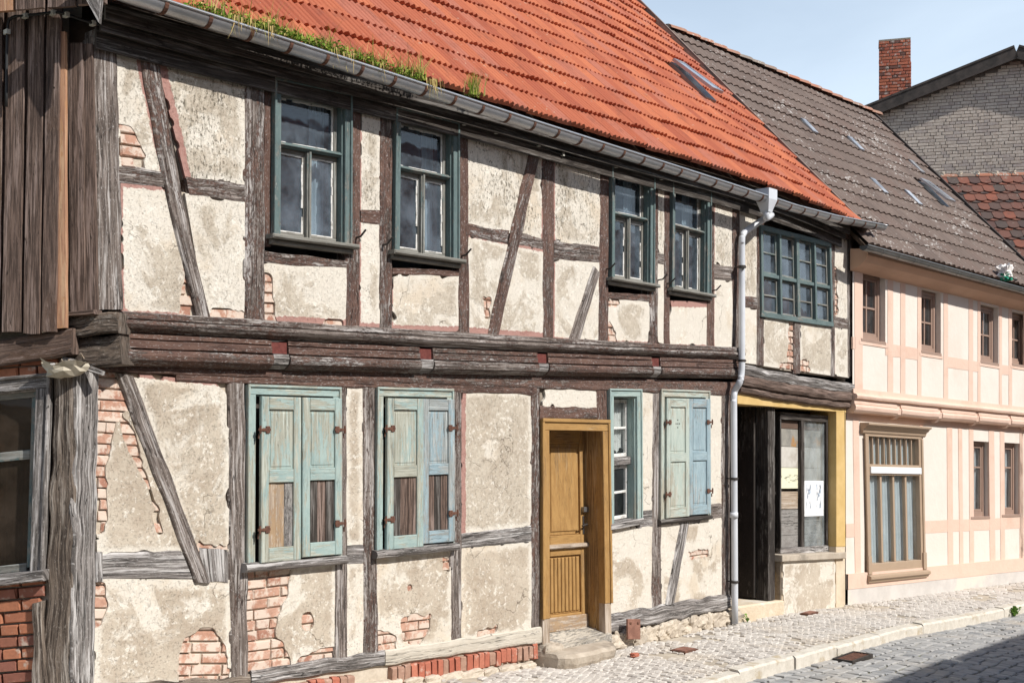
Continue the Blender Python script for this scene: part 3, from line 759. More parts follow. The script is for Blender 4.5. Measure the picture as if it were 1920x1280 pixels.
# upper plaster
PN = lambda tl, tr, br, bl, pl_=UP, **k: panel(pl_, tl, tr, br, bl, H, **k)
PN((221, 96), (262, 106), (318, 322), (226, 309), stain=.6, streak=.5, red='R', holes=[[(226, 232), (250, 235), (272, 290), (270, 320), (224, 318)]])
PN((296, 108), (457, wp(457) + 4), (457, 343), (350, 330), stain=.62, streak=1.0, red='Lt')
PN((230, 346), (330, 357), (372, 592), (232, 584), stain=.55, streak=.2, red='ltbR', holes=[[(345, 510), (370, 490), (385, 600), (330, 600), (338, 565)]])
PN((352, 366), (457, 381), (457, 597), (390, 594), stain=.42, streak=.3, red='b', holes=[[(396, 574), (470, 582), (470, 610), (390, 610)]])
PN((498, 493), (649, 503), (646, 610), (498, 604), stain=.5, streak=.15, red='B', holes=[[(490, 510), (513, 515), (512, 560), (522, 604), (490, 610)], [(606, 600), (640, 597), (640, 615), (604, 615)]])
PN((678, wp(680)), (712, wp(712)), (712, 391), (677, 390), stain=.5, streak=.7, red='l')
PN((677, 420), (713, 424), (713, 618), (676, 616), stain=.5, red='lB')
PN((737, 516), (861, 518), (862, 623), (737, 620), stain=.55, red='lB')
PN((879, wp(879)), (1017, wp(1017)), (1017, 445), (879, 420), stain=.55, streak=1.0, red='tr')
PN((880, 442), (1018, 470), (1019, 633), (881, 624), stain=.62, streak=.15, red='tB', holes=[[(905, 556), (920, 556), (918, 600), (908, 600)]])
PN((1041, wp(1041)), (1127, wp(1127)), (1126, 464), (1041, 449), stain=.62, streak=1.0, red='lt')
PN((1041, 488), (1125, 495), (1123, 641), (1040, 634), stain=.5, streak=.2, red='lb')
PN((1142, 562), (1218, 566), (1217, 643), (1142, 640), stain=.45, red='b', holes=[[(1138, 560), (1165, 563), (1160, 575), (1138, 575)], [(1138, 600), (1150, 605), (1158, 640), (1138, 642)]])
PN((1235, wp(1235)), (1246, wp(1246)), (1247, 476), (1235, 473), stain=.6, streak=.8)
PN((1234, 496), (1247, 499), (1246, 645), (1234, 643), stain=.3)
PN((1257, 566), (1326, 568), (1326, 649), (1257, 647), stain=.3, red='Tb')
PN((1341, wp(1341)), (1374, wp(1374)), (1374, 498), (1340, 494), stain=.5, streak=.9, red='l')
PN((1340, 526), (1374, 529), (1374, 651), (1340, 650), stain=.35, red='l')
# the bay above the shop
post(1419, 1433, 1419, 1433, 395, 685, paint=.6)
post(1489, 1502, 1489, 1502, 590, 700, paint=.6)
post(1558, 1566, 1558, 1566, 420, 705, paint=.6)
post(1588, 1600, 1590, 1603, 440, 706, paint=.4)
T('rail', (1387, 552), (1421, 556), (1421, 580), (1387, 576), d=-.004, paint=.7)
T('rail', (1564, 592), (1590, 596), (1591, 619), (1564, 615), d=-.004, paint=.5)
T('wall_plate', (1386, 365), (1604, 420), (1604, 452), (1386, 392), d=.02, paint=.8)
PN((1387, 391), (1420, 400), (1420, 556), (1387, 553), stain=.6, streak=.8)
PN((1388, 578), (1421, 580), (1421, 681), (1388, 677), stain=.4)
PN((1432, 596), (1490, 600), (1490, 692), (1432, 684), stain=.68, red='l', holes=[[(1478, 600), (1492, 600), (1492, 694), (1476, 690)], [(1462, 676), (1492, 680), (1492, 696), (1460, 690)]])
PN((1501, 606), (1560, 610), (1560, 702), (1501, 694), stain=.7, red='r', holes=[[(1500, 675), (1512, 672), (1522, 698), (1500, 698)]])
PN((1565, 446), (1589, 452), (1590, 597), (1565, 593), stain=.45, streak=.3, holes=[[(1558, 490), (1570, 500), (1572, 590), (1558, 595)]])
PN((1566, 616), (1591, 619), (1592, 706), (1566, 702), stain=.62, red='l')

# jetty: sill beam, fascia and roll, sagging along the street front
def jetty(px0, px1, z_of, name_, prof, paint, mat=BROWN, x0=None, x1=None, wob=.004, n=70):
    mb = MB(); a = UP.at(px0, 600).x if x0 is None else x0; b = UP.at(px1, 600).x if x1 is None else x1
    path = []
    for i in range(n + 1):
        xx = a + (b - a) * i / n; z = z_of(xx) + wob * mnoise.noise((xx * 2.3, prof[1][1] * 40, 1)) + wob * .6 * mnoise.noise((xx * 9, prof[1][1] * 40, 7))
        path.append((xx, UY + wob * 1.2 * mnoise.noise((xx * 6, prof[1][1] * 30, 2)), z))
    sweep(mb, path, prof, Vector((0, -1, 0)))
    return mb.build(name_, mat, H, props={'paint': paint})
zt = lambda x: UP.at(235, 584).z + (x - 3.98) * .0095 - .012 * math.sin((x - 3.9) / 7.6 * math.pi)
jetty(222, 1388, zt, 'sill_beam', [(-.1, .004), (.04, 0), (.055, -.008), (.058, -.045), (.046, -.052), (.066, -.058), (.074, -.08), (.052, -.105), (.02, -.118), (.004, -.134), (-.1, -.134)], .5)
jx = [UP.at(p, 670).x for p in (523, 797, 1015, 1228)]
edges = [UP.at(216, 650).x] + jx + [UP.at(1388, 690).x]
for i in range(5):
    a = edges[i] + (.075 if i else 0); b = edges[i + 1] - (.075 if i < 4 else 0)
    jetty(0, 0, zt, 'fascia_board', [(-.1, -.140), (.012, -.140), (.014, -.172), (-.004, -.179), (.02, -.186), (.022, -.234), (-.002, -.243), (-.1, -.243)], .75, x0=a, x1=b, n=20)
    jetty(0, 0, zt, 'roll_moulding', [(-.1, -.247), (.03, -.247), (.042, -.262), (.046, -.285), (.036, -.312), (.008, -.337), (-.035, -.352), (-.1, -.356)], .6, x0=a, x1=b, n=20)
for x in jx:                                         # joist heads between the mouldings
    mb = MB(); z = zt(x)
    path = [(x - .07, UY, z), (x, UY, z), (x + .07, UY, z)]
    sweep(mb, path, [(-.1, -.15), (.0, -.15), (.002, -.235), (-.1, -.235)], Vector((0, -1, 0)))
    mb.build('joist_head', JOISTR, H)
    mb = MB(); sweep(mb, path, [(-.1, -.238), (.026, -.238), (.035, -.27), (.02, -.31), (-.025, -.345), (-.1, -.36)], Vector((0, -1, 0)))
    mb.build('joist_corbel', GREYW, H, props={'paint': .2})
z2 = lambda x: UP.at(1387, 678).z - (x - 11.55) * .066 - .02 * math.sin((x - 11.5) / 3 * math.pi)
xa, xb = UP.at(1388, 700).x, UP.at(1602, 720).x
jetty(0, 0, z2, 'sill_beam', [(-.1, .004), (.03, 0), (.045, -.012), (.05, -.06), (.03, -.09), (.02, -.12), (-.1, -.12)], .25, GREYW, xa, xb, .012, 40)
jetty(0, 0, z2, 'fascia_board', [(-.1, -.123), (.025, -.123), (.045, -.15), (.05, -.2), (.03, -.235), (-.02, -.25), (-.1, -.255)], .2, BOARD, xa, xb - .05, .012, 40)
jetty(0, 0, z2, 'roll_moulding', [(-.1, -.257), (.01, -.257), (.02, -.28), (.012, -.315), (-.03, -.335), (-.1, -.34)], .3, BOARD, xa, xb - .12, .012, 40)

# ------------------------------------------------------------------ lower storey
TL = lambda nm, *c, **k: timber(nm, LO, *c, parent=H, **k)
def lpost(*a, **k): return post(*a, LO, **k)
PL = lambda *c, **k: panel(LO, *c, H, **k)
lpost(138, 186, 134, 178, 688, 1295, paint=.05, mat=GREYW, wob=.012)
lpost(428, 461, 431, 467, 705, 1268, paint=.4)
lpost(634, 651, 626, 653, 712, 1236, paint=.45)
lpost(680, 705, 681, 711, 712, 1226, paint=.5)
lpost(846, 867, 845, 867, 718, 1199, paint=.52)
lpost(996, 1013, 997, 1013, 722, 1182, paint=.6)
lpost(1118, 1138, 1120, 1140, 722, 790, paint=.75)
lpost(1224, 1238, 1222, 1242, 725, 1140, paint=.45)
lpost(1353, 1371, 1353, 1369, 725, 1122, paint=.55)
TL('wall_plate', (180, 668), (1386, 716), (1386, 742), (180, 697), paint=.72, d=.012)
TL('wall_plate', (330, 700), (1006, 716), (1006, 742), (330, 714), paint=.78, d=.004)
TL('brace', (216, 700), (249, 704), (395, 1092), (366, 1092), d=.014, paint=.32, bow=.0)
TL('rail', (188, 1036), (340, 1030), (362, 1086), (188, 1087), d=-.002, paint=.12, mat=GREYW)
TL('rail', (376, 1027), (430, 1030), (432, 1090), (384, 1090), d=-.004, paint=.1, mat=GREYW)
TL('rail', (650, 1020), (682, 1019), (682, 1058), (652, 1060), d=-.004, paint=.1, mat=GREYW)
TL('rail', (866, 998), (997, 984), (997, 1017), (866, 1030), d=-.002, paint=.1, mat=GREYW)
TL('rail', (1013, 760), (1120, 762), (1120, 786), (1013, 786), d=-.002, paint=.72)
TL('rail', (1197, 952), (1224, 950), (1224, 990), (1197, 993), d=-.004, paint=.1, mat=GREYW)
TL('rail', (1327, 943), (1355, 940), (1355, 972), (1327, 978), d=-.004, paint=.3)
TL('rail', (1240, 978), (1328, 968), (1328, 980), (1240, 990), d=-.012, paint=.2, mat=GREYW)
TL('brace', (1277, 977), (1293, 975), (1263, 1137), (1246, 1140), d=.008, paint=.1, mat=GREYW)
PL((182, 697), (238, 700), (366, 1037), (188, 1036), stain=.9, holes=[[(180, 700), (228, 700), (250, 770), (236, 760), (215, 800), (200, 870), (200, 1000), (180, 1000)], [(226, 780), (250, 800), (262, 850), (310, 1000), (290, 1000), (280, 920), (236, 835), (225, 820)], [(180, 690), (235, 690), (255, 770), (200, 780), (180, 800)]])
PL((244, 702), (428, 722), (428, 1030), (372, 1032), stain=.8, streak=.35, red='t', holes=[[(372, 1010), (385, 1020), (428, 1022), (428, 1036), (372, 1036)]])
PL((182, 1088), (430, 1090), (432, 1282), (178, 1290), stain=.78, holes=[[(330, 1225), (345, 1195), (380, 1172), (400, 1178), (424, 1212), (436, 1300), (330, 1300)], [(170, 1085), (198, 1090), (200, 1140), (184, 1180), (170, 1180)]])
PL((463, 1072), (630, 1052), (629, 1238), (466, 1258), stain=.8, holes=[[(455, 1070), (545, 1066), (535, 1120), (520, 1150), (518, 1190), (540, 1225), (545, 1260), (455, 1270)], [(555, 1232), (575, 1225), (632, 1212), (632, 1245), (548, 1255)], [(562, 1160), (572, 1144), (588, 1158), (586, 1178), (566, 1180)]])
PL((650, 724), (681, 725), (681, 1020), (650, 1022), stain=.75)
PL((652, 1058), (682, 1056), (684, 1234), (653, 1236), stain=.75)
PL((707, 1044), (847, 1030), (846, 1204), (710, 1224), stain=.72, holes=[[(700, 1178), (722, 1180), (742, 1192), (746, 1222), (705, 1226)], [(748, 1165), (765, 1150), (806, 1152), (808, 1185), (790, 1204), (755, 1206)], [(762, 1096), (770, 1094), (770, 1110), (762, 1110)], [(828, 1046), (846, 1044), (846, 1072), (832, 1074)]])
PL((867, 732), (997, 735), (997, 986), (867, 1000), stain=.9, streak=.2, red='L', smooth_=.55)
PL((867, 1030), (997, 1016), (998, 1182), (867, 1199), stain=.85, holes=[[(894, 1180), (935, 1172), (932, 1186), (896, 1192)]])
PL((1020, 728), (1119, 730), (1119, 764), (1020, 762), stain=.2)
PL((1200, 730), (1225, 732), (1225, 953), (1200, 955), stain=.3, red='l')
PL((1143, 992), (1225, 988), (1224, 1144), (1144, 1158), stain=.58)
PL((1329, 734), (1354, 735), (1354, 944), (1329, 946), stain=.25, red='l')
PL((1240, 986), (1355, 972), (1355, 1124), (1242, 1142), stain=.5, holes=[[(1290, 1034), (1326, 1028), (1328, 1042), (1300, 1048), (1292, 1046)]])
TL('ground_beam', (470, 1256), (720, 1218), (720, 1247), (470, 1284), paint=.2, mat=GREYW, d=.012, wob=.01)
TL('ground_beam', (721, 1218), (1014, 1174), (1014, 1204), (721, 1247), paint=.9, mat=CREAMW, d=.014, wob=.01)
TL('ground_beam', (1141, 1150), (1368, 1112), (1368, 1140), (1141, 1186), paint=.1, mat=GREYW, d=.02, wob=.02)
TL('ground_beam', (170, 1286), (472, 1262), (472, 1300), (170, 1325), paint=.1, mat=ROT, d=.0, wob=.02)
TL('packing_block', (178, 1034), (192, 1034), (192, 1090), (178, 1090), paint=.1, mat=GREYW, d=.006)
# rubble plinth and rowlock bricks along the foot
qp = Q(LO, (470, 1280), (1018, 1201), (1018, 1290), (470, 1390))
mb = MB(); qbox(mb, qp, 0, qp.w, 0, qp.h, -.2, -.02, .01); base = mb.build('plinth', MORTAR, H)
qr = Q(LO, (500, 1288), (1006, 1206), (1006, 1234), (500, 1324)); a = 0; rr = random.Random(2); k = 0
while a < qr.w - .05:
    w_ = rr.uniform(.055, .068)
    xpx = qr.pxat(a, 0)[0]
    if not (625 < xpx < 690): put_brick(qr, a, a + w_, rr.uniform(-.005, .008), qr.h + rr.uniform(-.02, .01), .03, BRICKR, base, .11, rr)
    a += w_ + .012
def lump(name, c, size, mat, parent, seed=0, sub=3, flat=.0, amp=.18):
    """rough stone: a cube swollen and dented"""
    mb = MB(); n = 7; idx = {}
    import itertools
    for fx in range(6):
        for i in range(n):
            for j in range(n):
                def pt(i, j):
                    u, v = i / n * 2 - 1, j / n * 2 - 1
                    p = [(1, u, v), (-1, v, u), (v, 1, u), (u, -1, v), (u, v, 1), (v, u, -1)][fx]; return p
                ids = []
                for (ii, jj) in ((i, j), (i + 1, j), (i + 1, j + 1), (i, j + 1)):
                    p = pt(ii, jj); key = tuple(round(c_, 4) for c_ in p)
                    if key not in idx:
                        v = Vector(p); l4 = (abs(v.x) ** 5 + abs(v.y) ** 5 + abs(v.z) ** 5) ** .2; v = v / l4
                        f = 1 + amp * mnoise.noise(v * 1.7 + Vector((seed, 0, 0))) + amp * .4 * mnoise.noise(v * 5 + Vector((seed, 3, 0)))
                        v = v * f; idx[key] = len(mb.v); mb.v.append((c[0] + v.x * size[0], c[1] + v.y * size[1], c[2] + v.z * size[2]))
                    ids.append(idx[key])
                mb.face(ids)
    return mb.build(name, mat, parent, False)
rr = random.Random(8)
for px in range(1148, 1374, 15):                    # rubble under the right-hand ground beam
    p = LO.at(px, 1186 - (px - 1141) * .215 + 14)
    lump('rubble_stone', (p.x, .03, p.z - .03), (rr.uniform(.10, .19), .075 + rr.uniform(-.02, .02), rr.uniform(.07, .11)), STONE if rr.random() < .35 else MORTAR, H, seed=px, amp=.45)
for px in range(480, 1010, 36):
    p = LO.at(px, 1322 - (px - 480) * .16 + 4); lump('rubble_stone', (p.x, -.0, gz(p.x) + .0), (rr.uniform(.08, .16), .07, .05), MORTAR, H, seed=px + 3)
p = LO.at(1030, 1216); lump('rubble_stone', (p.x - .03, -.04, gz(p.x) + .06), (.15, .09, .14), STONE, H, seed=4)
# render base behind rubble so nothing shows through
mb = MB(); box3(mb, 3.9, 5.1, .05, .3, -.3, .5); box3(mb, 9.3, 11.72, .09, .3, -.5, .14); mb.build('foundation', MORTAR, H)

# ------------------------------------------------------------------ windows of the upper storey
def pane_obj(q, a0, a1, b0, b1, d, parent, mat, name='pane'):
    mb = MB(); qbox(mb, q, a0, a1, b0, b1, d - .004, d, .0005); return mb.build(name, mat, parent)
def putty(q, a0, a1, b0, b1, d, parent, w_=.014):
    mb = MB(); rr = random.Random(int(a0 * 1000 + b0 * 77))
    for (x0, x1, y0, y1) in ((a0, a1, b0, b0 + w_), (a0, a1, b1 - w_ * .7, b1), (a0, a0 + w_ * .7, b0, b1), (a1 - w_, a1, b0, b1)):
        long = (x1 - x0) > (y1 - y0); n = max(2, int(max(x1 - x0, y1 - y0) / .06))
        for i in range(n):
            if rr.random() < .1: continue
            s0, s1 = i / n, (i + 1) / n; j = rr.uniform(-.003, .004)
            if long: qbox(mb, q, x0 + (x1 - x0) * s0, x0 + (x1 - x0) * s1, y0 - 0, y1 + j, d - .004, d + .006 + rr.uniform(-.002, .003), .002)
            else: qbox(mb, q, x0 - (0 if x0 == a0 else j), x1 + (j if x0 == a0 else 0), y0 + (y1 - y0) * s0, y0 + (y1 - y0) * s1, d - .004, d + .006 + rr.uniform(-.002, .003), .002)
    return tag(mb.build('putty', PUTTY, parent), kind='stuff')
def casing(q, w_, d0, d1, mat, name='window', paint=.7, bead=True, parent=None):
    mb = MB()
    for (a0, a1, b0, b1) in ((0, q.w, 0, w_), (0, w_, w_ + .001, q.h), (q.w - w_, q.w, w_ + .001, q.h)):
        qbox(mb, q, a0, a1, b0, b1, d0, d1)
    if bead:
        b_ = .016
        for (a0, a1, b0, b1) in ((-.004, q.w + .004, -.004, b_), (-.004, b_, b_, q.h), (q.w - b_, q.w + .004, b_, q.h)): qbox(mb, q, a0, a1, b0, b1, d1 - .002, d1 + .014)
    for (a0, a1, b0, b1) in ((w_ - .012, q.w - w_ + .012, w_ - .002, w_ + .012), (w_ - .002, w_ + .012, w_, q.h), (q.w - w_ - .012, q.w - w_ + .002, w_, q.h)):
        qbox(mb, q, a0, a1, b0, b1, -.13, d0 + .02)
    return mb.build(name, mat, parent or H, props={'paint': paint})
def curtain(q, a0, a1, b0, b1, d, mat, parent, folds=9, amp=.012, name='curtain', scallop=0.0):
    mb = MB(); nx = folds * 6; ny = 6
    for i in range(ny + 1):
        for j in range(nx + 1):
            a = a0 + (a1 - a0) * j / nx; bb = b1 - (scallop * abs(math.sin(j / nx * math.pi * 3)) if scallop else 0)
            mb.v.append(tuple(q.pt(a, b0 + (bb - b0) * i / ny, d + amp * math.sin(j / nx * folds * 2 * math.pi + .4 * math.sin(i)) + .3 * amp * mnoise.noise((j * .3, i, 0)))))
    for i in range(ny):
        for j in range(nx):
            k = i * (nx + 1) + j; mb.face((k, k + nx + 1, k + nx + 2, k + 1), [(0, 0)] * 4)
    return mb.build(name, mat, parent, True)
def upper_window(tl, tr, br, bl, seed, tr_f=.36):
    q = Q(UP, tl, tr, br, bl); cw = .062
    win = casing(q, cw, -.02, .028, TEALD, paint=.72)
    i0, i1 = cw + .012, q.w - cw - .012; t0 = cw + .012; hb = q.h - .035
    zt_ = t0 + (hb - t0) * tr_f
    mb = MB()                                        # sash frames
    st = .034; mid = (i0 + i1) / 2
    panes = [(i0 + st, i1 - st, t0 + st, zt_ - .02), (i0 + st, mid - .03, zt_ + .055, hb - .045), (mid + .03, i1 - st, zt_ + .055, hb - .045)]
    for (a0, a1, b0, b1) in panes:
        for r_ in ((a0 - st, a1 + st, b0 - st, b0), (a0 - st, a1 + st, b1, b1 + st), (a0 - st, a0, b0, b1), (a1, a1 + st, b0, b1)): qbox(mb, q, *r_, -.095, -.055)
    mb.build('sash', TEALD, win, props={'paint': .35})
    for (a0, a1, b0, b1) in panes:
        pane_obj(q, a0 - .004, a1 + .004, b0 - .004, b1 + .004, -.072, win, GLASSD); putty(q, a0, a1, b0, b1, -.07, win)
    curtain(q, i1 - st - .13, i1 - st + .02, t0, hb, -.2, CURT, win, 3, .015)
    if seed < 3: curtain(q, i0, i0 + .09, t0, hb, -.22, CURT, win, 2, .012)
    mb = MB()
    qbox(mb, q, i0 - .004, i1 + .004, zt_ - .012, zt_ + .022, -.06, -.012); qbox(mb, q, i0 - .004, i1 + .004, zt_ - .0, zt_ + .014, -.03, .002)
    mb.build('transom', TEALD, win, props={'paint': .6})
    mb = MB(); qbox(mb, q, mid - .022, mid + .022, zt_ + .023, hb - .002, -.06, -.025); qbox(mb, q, mid - .010, mid + .010, zt_ + .023, hb - .002, -.03, -.012)
    mb.build('mullion', TEALD, win, props={'paint': .45})
    mb = MB(); qbox(mb, q, -.045, q.w + .045, hb, q.h - .002, -.12, .085, .01); qbox(mb, q, -.02, q.w + .02, q.h, q.h + .035, -.02, .04, .008)
    mb.build('sill', TEALD, win, props={'paint': .3})
    return win
W1 = upper_window((511, 147), (655, 178), (654, 468), (509, 449), 1)
upper_window((738, 201), (856, 231), (856, 495), (735, 478), 2)
upper_window((1143, 305), (1223, 325), (1222, 540), (1142, 527), 3, .38)
upper_window((1257, 330), (1329, 354), (1328, 558), (1255, 546), 4, .38)
# four-light casement over the shop
q = Q(UP, (1423, 421), (1555, 455), (1559, 613), (1425, 594))
mb = MB()
for r_ in ((0, q.w, 0, .06), (0, .05, .061, q.h - .06), (q.w - .05, q.w, .061, q.h - .06), (-.01, q.w + .01, q.h - .06, q.h), (q.w / 2 - .035, q.w / 2 + .035, .061, q.h - .06)): qbox(mb, q, *r_, -.04, .03)
cw5 = mb.build('window', TEALD, H, props={'paint': .75})
mb = MB()
for half in (0, 1):
    x0 = .05 if half == 0 else q.w / 2 + .035; x1 = q.w / 2 - .035 if half == 0 else q.w - .05; m_ = (x0 + x1) / 2
    qbox(mb, q, m_ - .022, m_ + .022, .061, q.h - .045, -.03, .034)
    yb = .06 + (q.h - .12) * .54; qbox(mb, q, x0, m_ - .022, yb - .022, yb + .022, -.03, .02); qbox(mb, q, m_ + .022, x1, yb - .022, yb + .022, -.03, .02)
    for (c0, c1) in ((x0, m_ - .022), (m_ + .022, x1)):
        for (b0, b1) in ((.061, yb - .022), (yb + .022, q.h - .06)):
            bm = (b0 + b1) / 2
            smb = MB()
            for r_ in ((c0, c1, b0, b0 + .025), (c0, c1, b1 - .025, b1), (c0, c0 + .025, b0 + .025, b1 - .025), (c1 - .025, c1, b0 + .025, b1 - .025), (c0 + .025, c1 - .025, bm - .01, bm + .01)): qbox(smb, q, *r_, -.05, -.012)
            smb.build('sash', TEALD, cw5, props={'paint': .5})
            for (e0, e1) in ((b0 + .025, bm - .01), (bm + .01, b1 - .025)):
                pane_obj(q, c0 + .02, c1 - .02, e0 - .003, e1 + .003, -.03, cw5, GLASSD)
mb.build('glazing_cross', TEALD, cw5, props={'paint': .8})
# iron hooks that once held shutters
for px, py in ((668, 446), (718, 460), (866, 480), (1137, 505), (1235, 525), (1250, 532), (1336, 545)):
    p = UP.at(px, py); mb = MB()
    tube(mb, [p + Vector((-.0, .03, -.0)), p + Vector((.0, -.05, .005)), p + Vector((.008, -.09, .045)), p + Vector((.012, -.10, .055))], .008, 6); mb.build('iron_hook', IRONB, H)

# ------------------------------------------------------------------ shuttered windows below
def hinge(q, a, b, side, d, parent):
    mb = MB(); s = 1 if side == 'l' else -1
    for (x0, x1, y0, y1) in ((0, .04, -.012, .012), (.022, .06, -.026, -.008), (.022, .06, .008, .026), (.04, .066, -.01, .01), (-.045, .005, -.009, .009)):
        X0, X1 = sorted((a + s * x0, a + s * x1)); qbox(mb, q, X0, X1, b + y0, b + y1, d - .004, d + .006, .002)
    tube(mb, [q.pt(a - s * .03, b - .03, d + .004), q.pt(a - s * .03, b + .03, d + .004)], .008, 6)
    tube(mb, [q.pt(a - s * .03, b + .03, d - .01), q.pt(a - s * .035, b + .065, d - .012)], .006, 5)
    return mb.build('hinge', IRON, parent)
def shutter(q, a0, a1, b0, b1, d, side, mat, paint, lower, tilt=0.0, mid=.49, lowmat=None, lowpaint=.5):
    q2 = Q(Plane((0, 0, 0), q.n), *[q.pt(*p) for p in ((a0, b0, d), (a1, b0, d), (a1, b1, d), (a0, b1, d))], px=False)
    if tilt:
        for i in ((0, 3) if tilt < 0 else (1, 2)): q2.c[i] = q2.c[i] + q.n * abs(tilt)
    w_, h_ = q2.w, q2.h; st = .07; mb = MB()
    for r_ in ((0, st, 0, h_), (w_ - st, w_, 0, h_), (st + .001, w_ - st - .001, 0, .095), (st + .001, w_ - st - .001, h_ * mid - .04, h_ * mid + .055), (st + .001, w_ - st - .001, h_ - .105, h_)): qbox(mb, q2, *r_, -.03, .0, .005)
    sh = mb.build('shutter', mat, H, props={'paint': paint})
    mb = MB(); qbox(mb, q2, st, w_ - st, .095, h_ * mid - .04, -.024, -.016, .002); qbox(mb, q2, st + .018, w_ - st - .018, .115, h_ * mid - .06, -.018, -.011, .005); mb.build('panel', mat, sh, props={'paint': paint})
    if lower == 'planks':
        k = 3; ww = (w_ - 2 * st) / k
        for i in range(k):
            mb = MB(); qbox(mb, q2, st + i * ww + .001, st + (i + 1) * ww - .001, h_ * mid + .055, h_ - .105, -.03 - .003 * (i % 2), -.018 - .003 * (i % 2), .002)
            mb.build('plank', lowmat[i % len(lowmat)], sh, props={'paint': lowpaint})
    else:
        mb = MB(); qbox(mb, q2, st, w_ - st, h_ * mid + .055, h_ - .105, -.024, -.016, .002); qbox(mb, q2, st + .018, w_ - st - .018, h_ * mid + .075, h_ - .125, -.018, -.011, .005); mb.build('panel', mat, sh, props={'paint': paint})
    for f in (.2, .8): hinge(q2, .012 if side == 'l' else w_ - .012, h_ * f, side, .003, sh)
    return sh, q2
def shutter_frame(q, cw, mat=TEAL):
    f = casing(q, cw, -.02, .022, mat, 'shutter_frame', .62)
    mb = MB(); qbox(mb, q, .0, q.w, .0, q.h, -.11, -.055, .001); mb.build('backing_board', BLACKW, f, props={'paint': .6}); return f
def round_sill(q, over, mat, parent, th=.06, paint=.3, out=.075):
    mb = MB(); path = [tuple(q.pt(-over + (q.w + 2 * over) * i / 10, q.h, 0) + Vector((0, 0, .005 * mnoise.noise((i * .7, q.w, 0))))) for i in range(11)]
    sweep(mb, path, [(-.1, .012), (out - .03, .006), (out - .008, -.006), (out, -th * .5), (out - .012, -th * .85), (out - .04, -th), (-.1, -th)], q.n)
    return mb.build('sill', mat, parent, props={'paint': paint})
q = Q(LO, (462, 721), (635, 727), (636, 1042), (460, 1056)); f = shutter_frame(q, .07); round_sill(q, .035, GREYW, f)
mid = q.w * .535
shutter(q, .085, mid - .004, .082, q.h - .003, .052, 'l', TEAL, .58, 'planks', -.02, .475, [TANW, TANW, GREYW], .6)
shutter(q, mid, q.w - .02, .082, q.h - .02, .066, 'r', TEAL, .64, 'planks', 0, .475, [BLACKW, BOARD, BLACKW], .3)
q = Q(LO, (704, 726), (846, 730), (847, 1018), (702, 1032)); f = shutter_frame(q, .07); round_sill(q, .03, GREYW, f)
mid = q.w * .56
shutter(q, .09, mid - .004, .085, q.h - .003, .05, 'l', TEAL, .55, 'planks', .01, .48, [BLACKW, BOARD, BOARD], .3)
shutter(q, mid + .012, q.w - .012, .085, q.h - .02, .03, 'r', BLUEP, .55, 'planks', .025, .48, [BOARD, BLACKW, BOARD], .3)
q = Q(LO, (1236, 730), (1327, 733), (1328, 965), (1235, 974)); f = shutter_frame(q, .075, PALEG); round_sill(q, .02, BLACKW, f, .05, .4, .05)
mid = q.w * .54
sh, q2 = shutter(q, .085, mid, .09, q.h - .012, .045, 'l', PALEG, .66, 'panel', 0, .49)
for (x, y) in ((0, 0), (-.032, 0), (.032, 0), (0, -.04), (0, .04)):
    mb = MB(); c_ = (q2.w / 2 + x, .27 + y); tube(mb, [q2.pt(*c_, -.02), q2.pt(*c_, -.0085)], .008, 8); mb.build('peephole', IRONB, sh)
shutter(q, mid + .015, q.w - .035, .09, q.h - .02, .03, 'r', BLUEP, .68, 'panel', .03, .49)
# narrow open window beside the door
q = Q(LO, (1139, 729), (1199, 730), (1200, 980), (1140, 992)); nw = casing(q, .075, -.02, .025, TEAL, paint=.72)
mb = MB(); i0, i1 = .075, q.w - .075
for (x0, x1) in ((i0 - .02, i0), (i1, i1 + .02)): qbox(mb, q, x0, x1, .06, q.h, -.15, -.0)
qbox(mb, q, i0, i1, .05, .075, -.15, 0); mb.build('reveal', TEALD, nw, props={'paint': .5})
ht = q.h * .52
mb = MB(); qbox(mb, q, i0, i1, ht - .03, ht + .05, -.14, -.05); mb.build('transom', GREYW, nw, props={'paint': .4})
for (b0, b1) in ((.1, ht - .03), (ht + .055, q.h - .06)):
    mb = MB(); st = .035; bm = (b0 + b1) / 2
    for r_ in ((i0, i1, b0, b0 + st), (i0, i1, b1 - st, b1), (i0, i0 + st, b0 + st, b1 - st), (i1 - st, i1, b0 + st, b1 - st), (i0 + st, i1 - st, bm - .012, bm + .012)): qbox(mb, q, *r_, -.13, -.095)
    mb.build('sash', PUTTY, nw)
    for (e0, e1) in ((b0 + st, bm - .012), (bm + .012, b1 - st)): pane_obj(q, i0 + st - .003, i1 - st + .003, e0 - .003, e1 + .003, -.112, nw, GLASS)
mb = MB(); qbox(mb, q, -.01, q.w + .01, q.h - .055, q.h + .01, -.2, .05, .01); mb.build('sill', GREYW, nw, props={'paint': .3})
curtain(q, i0 + .01, i1 + .03, .12, ht - .06, -.16, LACE, nw, 10, .008, scallop=.06)
curtain(q, i0 + .0, i0 + .10, ht + .06, q.h - .08, -.18, LACE, nw, 4, .012)

